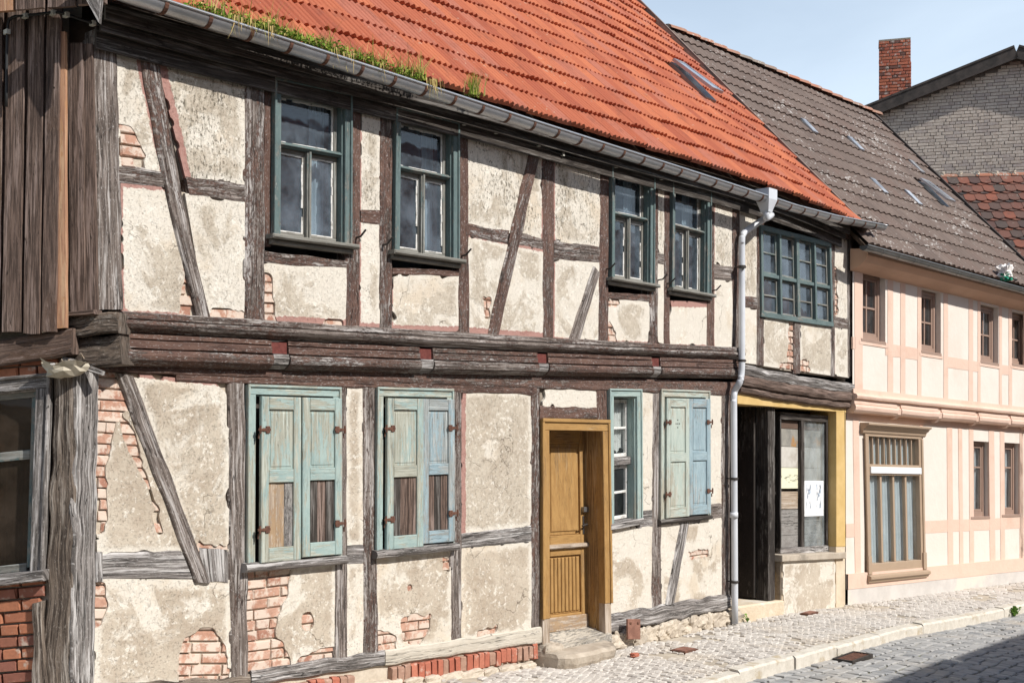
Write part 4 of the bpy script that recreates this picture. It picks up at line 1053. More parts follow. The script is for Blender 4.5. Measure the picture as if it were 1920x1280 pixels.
# ------------------------------------------------------------------ the house door
q = Q(LO, (1013, 786), (1137, 789), (1143, 1186), (1014, 1204))
mb = MB(); fw = .10
qbox(mb, q, 0, q.w, 0, fw, -.05, .03); qbox(mb, q, 0, fw, fw + .001, q.h - .22, -.05, .03); qbox(mb, q, q.w - fw, q.w, fw + .001, q.h - .3, -.05, .03)
qbox(mb, q, -.012, q.w + .012, -.012, .022, .028, .048); qbox(mb, q, -.012, .02, .022, q.h - .22, .028, .044); qbox(mb, q, q.w - .02, q.w + .012, .022, q.h - .3, .028, .044)
DF = mb.build('door_frame', OCHRE, H, props={'paint': .75})
mb = MB(); qbox(mb, q, 0, fw, q.h - .219, q.h + .06, -.05, .026); qbox(mb, q, q.w - fw, q.w, q.h - .299, q.h + .03, -.05, .026)
mb.build('bare_frame_foot', TANW, DF, props={'paint': .1})
rd = .21; i0, i1 = fw, q.w - fw
mb = MB(); qbox(mb, q, i0 - .03, i0 - .001, fw, q.h, -rd - .05, -.045); qbox(mb, q, i1 + .001, i1 + .03, fw, q.h, -rd - .05, -.045); qbox(mb, q, i0 - .03, i1 + .03, fw - .03, fw - .001, -rd - .05, -.045)
mb.build('reveal_lining', OCHRE, DF, props={'paint': .5})
# leaf: a narrow fixed strip on the left and a wide panelled leaf
DB = q.h - .04; lf = i0 + (i1 - i0) * .22
door = bpy.data.objects.new('door', None); link(door, H)
def dbox(nm, *r, mat=OCHRE, paint=.78, ch=.006):
    m_ = MB(); qbox(m_, q, *r, ch); return m_.build(nm, mat, door, props={'paint': paint})
tz = fw + (DB - fw) * .575
def leaf(x0, x1, nm, st):
    m_ = MB()
    for r_ in ((x0, x0 + st, fw, DB), (x1 - st, x1, fw, DB), (x0 + st + .001, x1 - st - .001, fw, fw + .13), (x0 + st + .001, x1 - st - .001, tz - .10, tz + .10), (x0 + st + .001, x1 - st - .001, DB - .16, DB)): qbox(m_, q, *r_, -rd - .03, -rd + .012, .006)
    m_.build(nm, OCHRE, door, props={'paint': .78})
    dbox('upper_panel', x0 + st, x1 - st, fw + .13, tz - .10, -rd - .03, -rd - .012)
    if x1 - x0 > .3: dbox('raised_field', x0 + st + .035, x1 - st - .035, fw + .165, tz - .135, -rd - .014, -rd + .0, ch=.012)
    dbox('drip_rail', x0 + .0, x1 - .0, tz - .018, tz + .028, -rd + .013, -rd + .05, mat=TANW, paint=.4, ch=.012)
    dbox('lower_panel', x0 + st, x1 - st, tz + .10, DB - .16, -rd - .03, -rd - .012)
leaf(i0, lf - .006, 'fixed_leaf', .045); leaf(lf + .006, i1, 'leaf', .085)
dbox('cover_strip', lf - .03, lf + .028, fw + .001, DB - .02, -rd + .013, -rd + .034)
x0 = lf + .006 + .10; x1 = i1 - .10; nr = 8
for i in range(nr): dbox('flute', x0 + (x1 - x0) * (i + .12) / nr, x0 + (x1 - x0) * (i + .88) / nr, tz + .12, DB - .18, -rd - .014, -rd + .002)
dbox('kick_board', i0 + .002, i1 - .002, DB - .14, DB, -rd + .013, -rd + .03, mat=TANW, paint=.5)
hb_ = tz - .2
m_ = MB(); qbox(m_, q, i1 - .06, i1 - .03, hb_ - .08, hb_ + .1, -rd + .013, -rd + .019, .003); tube(m_, [q.pt(i1 - .045, hb_, -rd + .012), q.pt(i1 - .045, hb_, -rd + .06), q.pt(i1 - .13, hb_ + .012, -rd + .065)], .009, 7); m_.build('handle', IRONB, door)
m_ = MB(); qbox(m_, q, i1 - .075, i1 + .0, hb_ - .17, hb_ - .12, -rd + .013, -rd + .05, .004); m_.build('hasp', ZINCD, door)
# threshold board and worn stone step
p0 = q.pt(.02, DB, 0)
m_ = MB(); k = [q.pt(i0 - .0, DB + .01, -rd + .02), q.pt(i1 + .0, DB - .015, -rd + .02), q.pt(i1 + .06, DB + .035, .06), q.pt(i0 - .01, DB + .13, .05)]
m_.add([*k, *[v - Vector((0, 0, .12)) for v in k]]); 
for fc in ((3, 2, 1, 0), (4, 5, 6, 7), (3, 7, 6, 2), (2, 6, 5, 1), (0, 4, 7, 3), (1, 5, 4, 0)): m_.face(fc, [(0, 0), (.8, 0), (.8, .3), (0, .3)])
m_.build('threshold_board', CREAMW, H, props={'paint': .6})
PS = Plane((0, -.2, 0), (0, -1, 0)); c0 = PS.at(1040, 1200).x; c1 = PS.at(1166, 1200).x
mb = MB(); nx, ny = 22, 6
def stepz(x): return gz(x) + .11
prof = []
for i in range(nx + 1):
    t = i / nx; xx = c0 + (c1 - c0) * t - .04
    dep = .31 * (1 - abs(2 * t - 1) ** 7) ** .5 + .02 - .05 * t + .03 * mnoise.noise((xx * 2.5, 5, 0))
    jt = .03 * mnoise.noise((xx * 7, 0, 0))
    z = LO.at(1036, 1185).z * 0 + gz(xx) + .145 - .02 * t + .01 * mnoise.noise((xx * 3, 2, 0))
    for (yy, zz) in ((.05, z), (-dep * .55, z - .004), (-dep + .03 + jt, z - .012), (-dep + jt, z - .045), (-dep + jt * 1.5 + .01, z - .10 + jt), (-dep + .05 + jt * 2, gz(xx) - .05)): mb.v.append((xx, yy, zz))
for i in range(nx):
    for j in range(5): mb.face((i * 6 + j, i * 6 + j + 1, (i + 1) * 6 + j + 1, (i + 1) * 6 + j))
mb.face([j for j in range(6)][::-1]); mb.face([nx * 6 + j for j in range(6)])
st_ = tag(mb.build('doorstep', STONE, None), 'worn rounded sandstone step below the ochre house door', 'step')

# ------------------------------------------------------------------ the shop under the right-hand bay
SH = LO
ylin = Q(LO, (1380, 733), (1584, 759), (1584, 773), (1380, 757))
block('shop_lintel', ylin, 0, ylin.w, 0, ylin.h, -.4, .02, YELLOW, H)
pil = Q(LO, (1566, 769), (1583, 772), (1583, 1148), (1566, 1150))
block('shop_pilaster', pil, 0, pil.w, 0, pil.h * .67, -.36, .018, YELLOW, H); block('shop_pilaster', pil, 0, pil.w, pil.h * .671, pil.h, -.36, .014, RENDER, H)
qs = Q(LO, (1381, 757), (1566, 769), (1566, 1140), (1381, 1158))      # the whole opening
def sx(px): return LO.at(px, 900).x - qs.c[0].x
pf = qs.w
sill_b = (LO.at(1500, 1040).z); hS = qs.h
def bz(px, py): # metres down at that pixel, on the wall plane
    z = LO.at(px, py).z; zt_ = qs.c[0].z + (qs.c[1].z - qs.c[0].z) * (LO.at(px, py).x - qs.c[0].x) / qs.w; return zt_ - z
xp0, xp1 = sx(1446), sx(1459)
block('door_post', qs, xp0, xp1, .0, bz(1452, 1128), -.2, -.04, BLACKW, H, .55)
block('door_post', qs, -.02, .05, .0, bz(1385, 1130), -.4, -.06, BLACKW, H, .6)
block('door_side_boarding', qs, xp0 - .06, xp0 - .001, .0, bz(1440, 1128), -1.1, -.201, BLACKW, H, .75)
lw_ = (xp0 - .06) / 3
for i in range(3): block('door_plank', qs, i * lw_ + .002, (i + 1) * lw_ - .002, .35, bz(1400, 1110), -.62, -.58, BOARD, H, .5)
block('door_top_light', qs, 0, xp0, 0, .349, -.66, -.62, BLACKW, H, .9)
block('door_kick_board', qs, 0, xp0 - .07, bz(1400, 1110) + .002, bz(1400, 1136), -.62, -.54, GREYW, H, .2)
block('shop_step', Q(LO, (1381, 1136), (1470, 1124), (1470, 1160), (1381, 1178)), 0, sx(1470), 0, .35, -.9, .015, RENDER, H, ch=.02)
# shop window
WPl = Plane((0, .125, 0), (0, -1, 0)); qw = Q(WPl, (1459, 772), (1549, 779), (1549, 1034), (1459, 1041))
mb = MB(); mw = qw.w * .46
for r_ in ((0, qw.w, 0, .09), (0, .03, .091, qw.h - .09), (qw.w - .05, qw.w, .091, qw.h - .09), (mw - .04, mw + .04, .091, qw.h - .09)): qbox(mb, qw, *r_, -.03, .03)
SW = mb.build('shop_window', BLACKW, H, props={'paint': .55})
block('bottom_rail', qw, 0, qw.w, qw.h - .09, qw.h, -.03, .035, GREYW, SW, .4)
pane_obj(qw, mw + .038, qw.w - .048, .088, qw.h - .088, .0, SW, GLASSM)
rows = [(0.0, .07, BOARD), (.07, .21, RUSTB), (.21, .375, PALEB), (.375, .54, INKB), (.56, .70, TANW), (.70, .81, GREYW), (.81, .905, GREYW), (.905, 1.0, GREYW)]
hh = qw.h - .18
for (s0, s1, mt) in rows:
    for side, (x0, x1, dd) in enumerate(((.028, mw - .042, -.02), (mw + .042, qw.w - .052, -.05))):
        if side and mt is TANW: mt = GREYW
        if side and mt is INKB: mt = PALEB
        m_ = MB(); b0, b1 = .09 + hh * s0 + .002, .09 + hh * s1 - .002
        if side and s0 == .70: b0 -= 0
        qbox(m_, qw, x0, x1, b0, b1, dd - .02, dd, .003)
        if mt is INKB:
            k = m_.add([qw.pt(x0 + .004, b1 - .004, dd + .001), qw.pt(x1 - .004, b1 - .004, dd + .001), qw.pt(x1 - .004, b0 + .004, dd + .001), qw.pt(x0 + .004, b0 + .004, dd + .001)]); m_.face((k, k + 1, k + 2, k + 3), [(0, 0), (1, 0), (1, 1), (0, 1)])
        bd = m_.build('boarding_plank', mt, SW, props={'paint': .5 if mt is TANW else .9})
block('rear_boarding', qw, .0, qw.w, .09, qw.h - .09, -.12, -.075, BLACKW, SW, .6)
for i in range(2):
    x0 = mw + .05 + i * (qw.w - mw - .13) / 2; x1 = x0 + (qw.w - mw - .13) / 2; b0, b1 = .09 + hh * .475, .09 + hh * .76
    m_ = MB(); k = m_.add([qw.pt(x0, b1, .003), qw.pt(x1, b1, .003), qw.pt(x1, b0, .003), qw.pt(x0, b0, .003), qw.pt(x0, b1, .0015), qw.pt(x1, b1, .0015), qw.pt(x1, b0, .0015), qw.pt(x0, b0, .0015)])
    m_.face((k, k + 1, k + 2, k + 3), [(0, 0), (1, 0), (1, 1), (0, 1)]); m_.face((k + 7, k + 6, k + 5, k + 4), [(0, 0), (1, 0), (1, 1), (0, 1)])
    tag(m_.build('poster', (POST1, POST2)[i]), ('left' if i == 0 else 'right') + ' one of two white event posters taped inside the shop window', 'poster', 'posters in the shop window')
qsl = Q(LO, (1459, 1040), (1579, 1034), (1579, 1046), (1459, 1052))
block('shop_sill', qsl, 0, qsl.w, 0, qsl.h, -.26, .06, STONE, H, ch=.008)
qb = Q(LO, (1466, 1052), (1566, 1046), (1566, 1150), (1466, 1164))
m_ = MB(); qbox(m_, qb, 0, qb.w, 0, qb.h, -.34, -.0, .006); m_.build('shop_apron_wall', RENDER, H)
PL((1467, 1053), (1564, 1047), (1564, 1148), (1467, 1160), stain=.62, d=.014, chip=.7)
qg = Q(LO, (1458, 1052), (1466, 1052), (1466, 1150), (1458, 1152)); block('apron_return', qg, 0, qg.w, 0, qg.h, -.34, -.1, YELLOW, H)
block('shop_soffit', qs, -.02, qs.w, -.03, -.002, -1.2, -.41, BLACKW, H, .8)

# ------------------------------------------------------------------ gable side on the left
GT = lambda nm, *c, pl_=None, **k: timber(nm, pl_ or GLO, *c, parent=H, **k)
GT('post', (101, 690), (139, 690), (136, 1295), (78, 1295), mat=ROT, paint=.1, wob=.016, d=.0)
GT('packing_block', (64, 1130), (84, 1125), (86, 1295), (58, 1295), mat=ROT, paint=.1, wob=.02, d=.03)
qg = Q(GLO, (-170, 725), (98, 700), (84, 1075), (-170, 1105)); cw = .09
gw = casing(qg, cw, -.02, .03, GREYW, 'window', .1)
mb = MB(); st = .05; hh_ = qg.h
for r_ in ((cw, qg.w - cw, cw, cw + st), (qg.w - cw - st, qg.w - cw, cw + st, hh_ - .05), (cw, cw + st, cw + st, hh_ - .05), (cw + st, qg.w - cw - st, hh_ * .37, hh_ * .37 + .06), (cw + st, qg.w - cw - st, hh_ - .08, hh_ - .03)): qbox(mb, qg, *r_, -.08, -.025)
mb.build('sash', TEALD, gw, props={'paint': .45})
pane_obj(qg, cw + st - .004, qg.w - cw - st + .004, cw + st, hh_ * .37, -.05, gw, GLASSB)
pane_obj(qg, cw + st - .004, qg.w - cw - st + .004, hh_ * .37 + .06, hh_ - .08, -.05, gw, GLASSB)
for i in range(6):
    ww = (qg.w - 2 * cw) / 6; block('boarding_plank', qg, cw + i * ww + .002, cw + (i + 1) * ww - .002, hh_ * .39, hh_ - .04, -.14, -.12, BOARD, gw, .3)
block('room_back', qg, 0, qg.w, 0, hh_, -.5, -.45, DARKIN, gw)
mb = MB(); qbox(mb, qg, -.05, qg.w + .03, hh_ - .03, hh_ + .04, -.1, .08, .01); mb.build('sill', GREYW, gw, props={'paint': .2})
qbk = Q(GLO, (-200, 1112), (82, 1086), (76, 1300), (-200, 1325))
m_ = MB(); qbox(m_, qbk, -.02, qbk.w + .02, -.03, qbk.h, -.3, -.035, .004); gb = m_.build('brick_wall', MORTARD, H)
bricks_in(qbk, lambda a, b: qbk.pxat(a, b)[0] > -70, .0, BRICKD, gb, thick=.1, seed=77)
qbk2 = Q(GLO, (-200, 690), (110, 672), (110, 702), (-200, 728)); m_ = MB(); qbox(m_, qbk2, 0, qbk2.w, 0, qbk2.h, -.3, -.05, .004); gb2 = m_.build('brick_wall', MORTARD, H)
bricks_in(qbk2, lambda a, b: qbk2.pxat(a, b)[0] > -70, -.02, BRICKD, gb2, thick=.06, seed=78)
GC = GUP.off(.10)                                   # the cladding stands proud of the wall
GT('bearer', (-200, 668), (131, 616), (131, 664), (-200, 715), pl_=GC, mat=BOARD, paint=.5, d=-.02, depth=.2)
def gboard(x0t, x1t, x0b, x1b, yt, yb, d, mat=BOARD, paint=.4, dep=.03): GT('cladding_board', (x0t, yt), (x1t, yt), (x1b, yb), (x0b, yb), pl_=GC, mat=mat, paint=paint, d=d, depth=dep, wob=.002, flat=True)
bx = [(-190, -150), (-140, -100), (-90, -50), (-45, -8), (-2, 9), (18, 50), (58, 86), (92, 116)]
for i, (a, b) in enumerate(bx):
    sh_ = -9 if a > -60 else 0
    gboard(a, b, a + sh_ - (0 if i < 4 else 3), b + sh_, -40, 622 if i % 2 else 626, .02, paint=.25 + .3 * ((i * 37) % 10) / 10)
gboard(-200, 112, -200, 108, -40, 618, -.015, BOARD, .7)
gboard(112, 122, 96, 124, 60, 615, .0, ORANGE, .5, .03)
for (a, b, c, e, d_) in ((131, 159, 135, 162, .03), (158, 174, 162, 184, .012)): GT('corner_board', (a, 84), (b, 84), (e, 585), (c, 585), pl_=GUP, mat=BOARD, paint=.2, d=d_, depth=.03, wob=.002, flat=True)
GT('drip_board', (130, 586), (184, 580), (186, 590), (132, 596), pl_=GUP, mat=BOARD, paint=.3, d=.07, depth=.12)
GT('sill_beam', (120, 596), (222, 590), (224, 625), (120, 630), pl_=GUP, mat=ROT, paint=.5, d=.02, depth=.2, wob=.02)
GT('beam', (118, 634), (220, 626), (224, 682), (118, 690), pl_=GUP, mat=ROT, paint=.6, d=-.03, depth=.2, wob=.025)
GT('broken_batten', (124, 668), (198, 694), (196, 704), (124, 680), pl_=GUP, mat=GREYW, paint=.1, d=.05, depth=.05, wob=.012)
for i in range(7):                                   # boarded gable above, overhanging
    a = -200 + i * 58; b = a + 52
    GT('gable_board', (a, -60), (b, -60), (b, 8 + (-(b) + 190) * .075), (a, 8 + (-(a) + 190) * .075), pl_=GC.off(.16), mat=BOARD if i != 3 else ORANGE, paint=.2 + .1 * (i % 4), d=.02 - .012 * (i % 2), depth=.03, wob=.002, flat=True)
mb = MB()
pp = [GC.off(.28).at(*c_) for c_ in ((145, -30), (192, -40), (189, 0), (185, 43))]
k = mb.add([*pp, *[p - GN * .035 for p in pp]]); mb.face((3, 2, 1, 0), [(0, 0), (0, .1), (.3, .1), (.3, 0)])
mb.face((4, 5, 6, 7), [(0, 0), (0, .1), (.3, .1), (.3, 0)])
for i in range(4): mb.face((i, (i + 1) % 4, 4 + (i + 1) % 4, 4 + i), [(0, 0), (.3, 0), (.3, .03), (0, .03)])
mb.build('barge_board', GREYW, H, props={'paint': .0})
qd = Q(GUP, (118, 25), (176, 32), (176, 84), (118, 82)); block('eaves_shade_block', qd, 0, qd.w, 0, qd.h, -.3, -.08, SOFFIT, H)  # dark block stands in for the shaded void at the eaves corner
p = GLO.at(135, 693)                                 # broken enamel basin wedged over the corner post
mb = MB(); n = 14
for i in range(5):
    for j in range(n):
        an = math.pi * 2 * j / n; r_ = (.03, .075, .10, .115, .12)[i] * (1 + .5 * mnoise.noise((j * .9, i * .6, 0))); zz = (-.07, -.06, -.03, .0, .03)[i]
        zz += (.02, .02, .03, .045, .06)[i] * mnoise.noise((j * 1.1, 3, 1))
        q_ = p + GV * (-math.cos(an) * r_ * 1.25 + .03) + GN * (.04 + math.sin(an) * r_ * .75); mb.v.append((q_.x, q_.y, p.z + .02 + zz))
for i in range(4):
    for j in range(n): mb.face((i * n + j, i * n + (j + 1) % n, (i + 1) * n + (j + 1) % n, (i + 1) * n + j))
mb.face(list(range(n))[::-1])
rr = random.Random(14)
for i in range(14):
    a_ = p + GV * rr.uniform(-.13, .12) + GN * rr.uniform(-.02, .1) + Vector((0, 0, rr.uniform(.02, .08)))
    mb2 = MB(); tube(mb2, [a_, a_ + Vector((rr.uniform(-.07, .07), rr.uniform(-.05, .05), rr.uniform(-.02, .05)))], [rr.uniform(.006, .014), .003], 5); mb2.build('splinter', (ROT, GREYW, TANW)[i % 3], H, props={'paint': .3})
tag(mb.build('broken_basin', SHELL, None, False), 'broken cream enamel basin wedged above the rotten corner post', 'basin')

# ------------------------------------------------------------------ eaves, roof
def ze(x):                                           # height of the tile edge along the eaves
    return 4.90 + .02 * math.sin(x * 1.1) * .6 - (max(0, x - 10.6) ** 1.6) * .022
YE = -.27; PITCH = R(46.4); XV = 14.66
sd_ = Vector((0, math.cos(PITCH), math.sin(PITCH))); nd_ = Vector((0, -math.sin(PITCH), math.cos(PITCH)))
def roof_left(s): return Clow.x - .02 + GV.x / GV.y * (s * math.cos(PITCH))
NR = 21; EXPO = .36; TW = .2
RLEN = NR * EXPO
mb = MB()                                            # boarded deck under the tiles
m = 24
for i in range(m + 1):
    t = i / m
    for s in (0.0, RLEN):
        x = roof_left(s) + (XV - roof_left(s)) * t; p = Vector((x, YE, ze(x))) + sd_ * s - nd_ * .05; mb.v.append(tuple(p))
for i in range(m): mb.face((2 * i, 2 * i + 2, 2 * i + 3, 2 * i + 1))
roof = mb.build('roof', SOFFIT, H)
def ribbed_tile(seed):
    rr = random.Random(seed); n = 12; v = []; L_ = .42
    for (y, zz) in ((0, .040), (L_, .002)):
        for i in range(n + 1):
            t = i / n; w_ = .5 - .5 * math.cos(t * 3 * 2 * math.pi); w_ = w_ ** .6
            v.append((t * TW, y + (rr.uniform(-.006, .006) if y == 0 else 0), zz + .027 * w_ + .002))
    for i in range(n + 1):
        v.append((i / n * TW, .012, .010))
    f = [(i, i + 1, n + 1 + i + 1, n + 1 + i) for i in range(n)] + [(2 * n + 2 + i, 2 * n + 3 + i, i + 1, i) for i in range(n)]
    return v, f
def sag(x, s): return .03 * mnoise.noise((x * .55, s * .6, 0)) + .012 * mnoise.noise((x * 1.7, s * 1.5, 4)) - .05 * math.sin(min(1, max(0, s / RLEN)) * math.pi)
rr = random.Random(21); pl = []; SKX, SKR = 12.05, (3, 5)
for row in range(NR):
    s = row * EXPO; x = XV - TW - (row % 2) * TW / 2 + .0
    while x > roof_left(s):
        p = Vector((x, YE, ze(x))) + sd_ * (s + rr.uniform(-.012, .012) + .012 * mnoise.noise((x * 1.2, row, 3))) + nd_ * sag(x, s)
        sk_hit = (row in (6, 7)) and 13.02 < x + .1 < 13.28
        if not sk_hit:
            yaw = rr.uniform(-.012, .012)
            B = Matrix((Vector((1, 0, -.0)), sd_, nd_)).transposed().to_4x4()
            M_ = Matrix.Translation(p + nd_ * rr.uniform(-.003, .004)) @ B @ Matrix.Rotation(yaw, 4, 'Z') @ Matrix.Rotation(rr.uniform(-.012, .012), 4, 'Y')
            pl.append((M_, viewkey(p + sd_ * .15)))
        x -= TW + .001
scatter(pl, [ribbed_tile(i) for i in range(4)], TILER, 'roof_tile', roof, 'farther_roof_tiles')
# skylight
pk = Vector((13.0, YE, ze(13.1))) + sd_ * (5.75 * EXPO) + nd_ * .05
mb = MB()
def rbox(mb, o, x0, x1, s0, s1, n0, n1, ux=Vector((1, 0, 0)), us=None, un=None, lift=0.0):
    us = us or sd_; un = un or nd_
    pts = [o + ux * x + us * s + un * (n_ + lift * max(0.0, 1 - s / .82)) for n_ in (n0, n1) for (x, s) in ((x0, s0), (x1, s0), (x1, s1), (x0, s1))]
    k = mb.add(pts)
    for f in ((3, 2, 1, 0), (4, 5, 6, 7), (0, 1, 5, 4), (1, 2, 6, 5), (2, 3, 7, 6), (3, 0, 4, 7)): mb.face([k + i for i in f])
rbox(mb, pk, 0, .26, 0, .78, -.1, -.01); skl = mb.build('skylight', ZINCD, roof)
mb = MB()
for r_ in ((0, .025, 0, .78), (.235, .26, 0, .78), (.025, .235, 0, .03), (.025, .235, .75, .78)): rbox(mb, pk, *r_, .0, .04, lift=.1)
mb.build('frame', ZINC, skl)
mb = MB(); rbox(mb, pk, .02, .24, .025, .76, .03, .034, lift=.1); mb.build('pane', SKYGL, skl)
# verge strip, fascia planks
mb = MB(); rbox(mb, Vector((XV - .01, YE, ze(XV))), 0, .04, -.02, RLEN, -.09, .05); mb.build('verge_board', BOARD, roof, props={'paint': .3})
UPs = Plane((0, UY, 0), (0, -1, 0))
for i, (yy, dz, hh_) in enumerate(((-.075, -.13, .16), (-.13, -.07, .12), (-.19, -.03, .10))):
    mb = MB(); path = [(x, yy, ze(min(x, 14.3)) + dz) for x in [3.84 + k * .375 for k in range(29)]]
    sweep(mb, path, [(0, 0), (.022, 0), (.022, -hh_), (0, -hh_)], Vector((0, -1, 0))); mb.build('eaves_plank', BLACKW, H, props={'paint': .42})  # near-black timber paints in the deep shade under the eaves
mb = MB(); k = 0
path = [(x, 0, 0) for x in [3.84 + k * .47 for k in range(24)]]
for (x, _, _) in path: mb.v += [(x, YE + .01, ze(min(x, 14.3)) - .035), (x, .15, ze(min(x, 14.3)) + .18), (x, .15, ze(min(x, 14.3)) - .3)]
for i in range(len(path) - 1):
    mb.face((3 * i, 3 * i + 3, 3 * i + 4, 3 * i + 1)); mb.face((3 * i + 1, 3 * i + 4, 3 * i + 5, 3 * i + 2))
mb.build('soffit', SOFFIT, H)
# gutter
GY = -.36; GR = .066
GPL = Plane((0, GY, 0), (0, -1, 0))
gp = [(120, -52), (200, -26), (519, 76), (760, 154), (1000, 232), (1300, 327), (1440, 372), (1482, 386), (1560, 406), (1655, 424)]
gpts = [GPL.at(*c_) for c_ in gp]
def smooth(pts, n):
    out = []
    L_ = [0]
    for a, b in zip(pts, pts[1:]): L_.append(L_[-1] + (b - a).length)
    for i in range(n + 1):
        t = L_[-1] * i / n; k = max(j for j in range(len(L_)) if L_[j] <= t + 1e-9); k = min(k, len(pts) - 2)
        out.append(pts[k].lerp(pts[k + 1], (t - L_[k]) / (L_[k + 1] - L_[k])))
    return out
gpath = smooth(gpts, 70)
def half_round(r, th=.003, n=12, bead=.011):
    o = [(-r * math.cos(math.pi * i / n), -r * math.sin(math.pi * i / n)) for i in range(n + 1)]
    bd = [(r + bead * (1 + math.cos(a)) * .5 + .0, bead * math.sin(a) + .004) for a in [math.pi * 1.2 - i * math.pi * 1.5 / 5 - math.pi for i in range(6)]] if bead else []
    i_ = [(-(r - th) * math.cos(math.pi * i / n), -(r - th) * math.sin(math.pi * i / n)) for i in range(n, -1, -1)]
    return o + bd + i_
GUTP = half_round(GR)
mb = MB(); sweep(mb, gpath, GUTP, Vector((0, -1, 0)), flip=False); gut = mb.build('gutter', ZINC, H, True)
for i in range(2, 70, 2):
    p = gpath[i]; t = (gpath[min(i + 1, 70)] - gpath[i - 1]).normalized()
    if not -40 < proj(p)[0] < 1700: continue
    mb = MB(); pr = [(o * 1.03, u * 1.03 + .0) for o, u in half_round(GR + .003, .004, 10, 0)]
    sweep(mb, [p - t * .014, p + t * .014], pr, Vector((0, -1, 0))); mb.build('gutter_strap', IRON, gut)
# hopper and downpipe
hp = GPL.at(1437, 372)
mb = MB()
for (hw, zz, dy) in ((.095, .10, .085), (.095, -.02, .085), (.05, -.13, .055), (.045, -.16, .05)):
    mb.add([hp + Vector((-hw, -dy, zz)), hp + Vector((hw, -dy, zz)), hp + Vector((hw, dy, zz)), hp + Vector((-hw, dy, zz))])
for l_ in range(3):
    for j in range(4): mb.face((l_ * 4 + j, (l_ * 4 + (j + 1) % 4), (l_ + 1) * 4 + (j + 1) % 4, (l_ + 1) * 4 + j)[::-1])
mb.face((12, 13, 14, 15)); mb.build('hopper', PIPE, H)
PD = Plane((0, -.13, 0), (0, -1, 0)); PD2 = Plane((0, -.16, 0), (0, -1, 0)); PD3 = Plane((0, -.09, 0), (0, -1, 0))
top = hp + Vector((0, 0, -.12))
ctl = [top, hp + Vector((0, 0, -.22)), PD.at(1428, 405) + Vector((0, -.12, 0)), PD.at(1408, 425) + Vector((0, -.02, 0)), PD.at(1394, 438), PD.at(1391, 452), PD.at(1391, 480), PD2.at(1391, 660), PD2.at(1390, 700), PD2.at(1387, 716), PD3.at(1378, 732), PD3.at(1376, 748), PD3.at(1376, 800), PD3.at(1378, 1168)]
def catmull(c, n=6):
    out = []
    for i in range(len(c) - 1):
        p0_, p1, p2, p3 = c[max(i - 1, 0)], c[i], c[i + 1], c[min(i + 2, len(c) - 1)]
        for k in range(n):
            t = k / n
            out.append(.5 * ((2 * p1) + (p2 - p0_) * t + (2 * p0_ - 5 * p1 + 4 * p2 - p3) * t * t + (3 * p1 - p0_ - 3 * p2 + p3) * t ** 3))
    return out + [c[-1]]
cp = catmull(ctl); cp = [p for i, p in enumerate(cp) if i == 0 or (p - cp[i - 1]).length > 1e-4]
mb = MB(); tube(mb, cp, .037, 16); dpipe = mb.build('downpipe', PIPE, H, True)
for (px, py, pln) in ((1391, 500, PD2), (1391, 676, PD2), (1376, 897, PD3), (1377, 1090, PD3), (1376, 965, PD3)):
    c_ = pln.at(px, py); mb = MB()
    if py == 965: tube(mb, [c_ + Vector((0, 0, .03)), c_ - Vector((0, 0, .03))], .047, 16); mb.build('pipe_socket', PIPE, dpipe, True); continue
    tube(mb, [c_ + Vector((0, 0, .014)), c_ - Vector((0, 0, .014))], .044, 14); tube(mb, [c_, c_ + Vector((.0, .12, 0))], .008, 6); tube(mb, [c_ + Vector((.04, -.01, 0)), c_ + Vector((.065, -.01, 0))], .012, 6); mb.build('pipe_clip', IRONB, dpipe)
# cable under the eaves
cpx = [(12, 200), (14, 60), (22, 34), (48, 30), (100, 24), (125, 28), (175, 44), (250, 60), (320, 78), (395, 100), (490, 128), (560, 148), (630, 168), (690, 182), (755, 200), (812, 215), (870, 232), (930, 248), (1010, 272), (1055, 290), (1155, 312), (1240, 335), (1330, 352)]
CPl = Plane((0, -.11, 0), (0, -1, 0)); cpts = []
for (x, y) in cpx: cpts.append(GC.off(.05).at(x, y) if x < 130 else CPl.at(x, y))
mb = MB(); tube(mb, catmull(cpts, 4), .009, 6); cab = mb.build('cable', CABLE, H, True)
for (x, y) in cpx[1:]:
    if x == 22: continue
    pln = GC.off(.055) if x < 130 else CPl
    c_ = pln.at(x, y); mb = MB(); nn_ = Vector((0, -1, 0)) if x >= 130 else GN
    box3(mb, c_.x - .012, c_.x + .012, c_.y - .016, c_.y + .03, c_.z - .014, c_.z + .014); mb.build('cable_clip', CLIP, cab)

# weeds in the gutter
def blades(mb, attr, c, n, hgt, spread, rr, dry=.2, lean=.35, droop=False):
    for i in range(n):
        o = Vector((rr.gauss(0, spread), rr.gauss(0, .03), 0)); h_ = hgt * rr.uniform(.4, 1); w_ = rr.uniform(.0025, .005)
        d_ = Vector((rr.gauss(0, lean), rr.gauss(-.1, lean), 0)); an = rr.uniform(0, 3.14); sv = Vector((math.cos(an), math.sin(an), 0)) * w_
        col_ = rr.uniform(.75, 1) if rr.random() < dry else rr.uniform(0, .6)
        k = len(mb.v); sgn = -1 if droop else 1
        for t in (0, .4, .75, 1):
            pc_ = c + o + d_ * h_ * t * t + Vector((0, 0, sgn * h_ * t)); ww = sv * (1 - t * .9)
            mb.v += [tuple(pc_ - ww), tuple(pc_ + ww)]; attr += [col_, col_]
        for t in range(3): mb.face((k + 2 * t, k + 2 * t + 1, k + 2 * t + 3, k + 2 * t + 2))
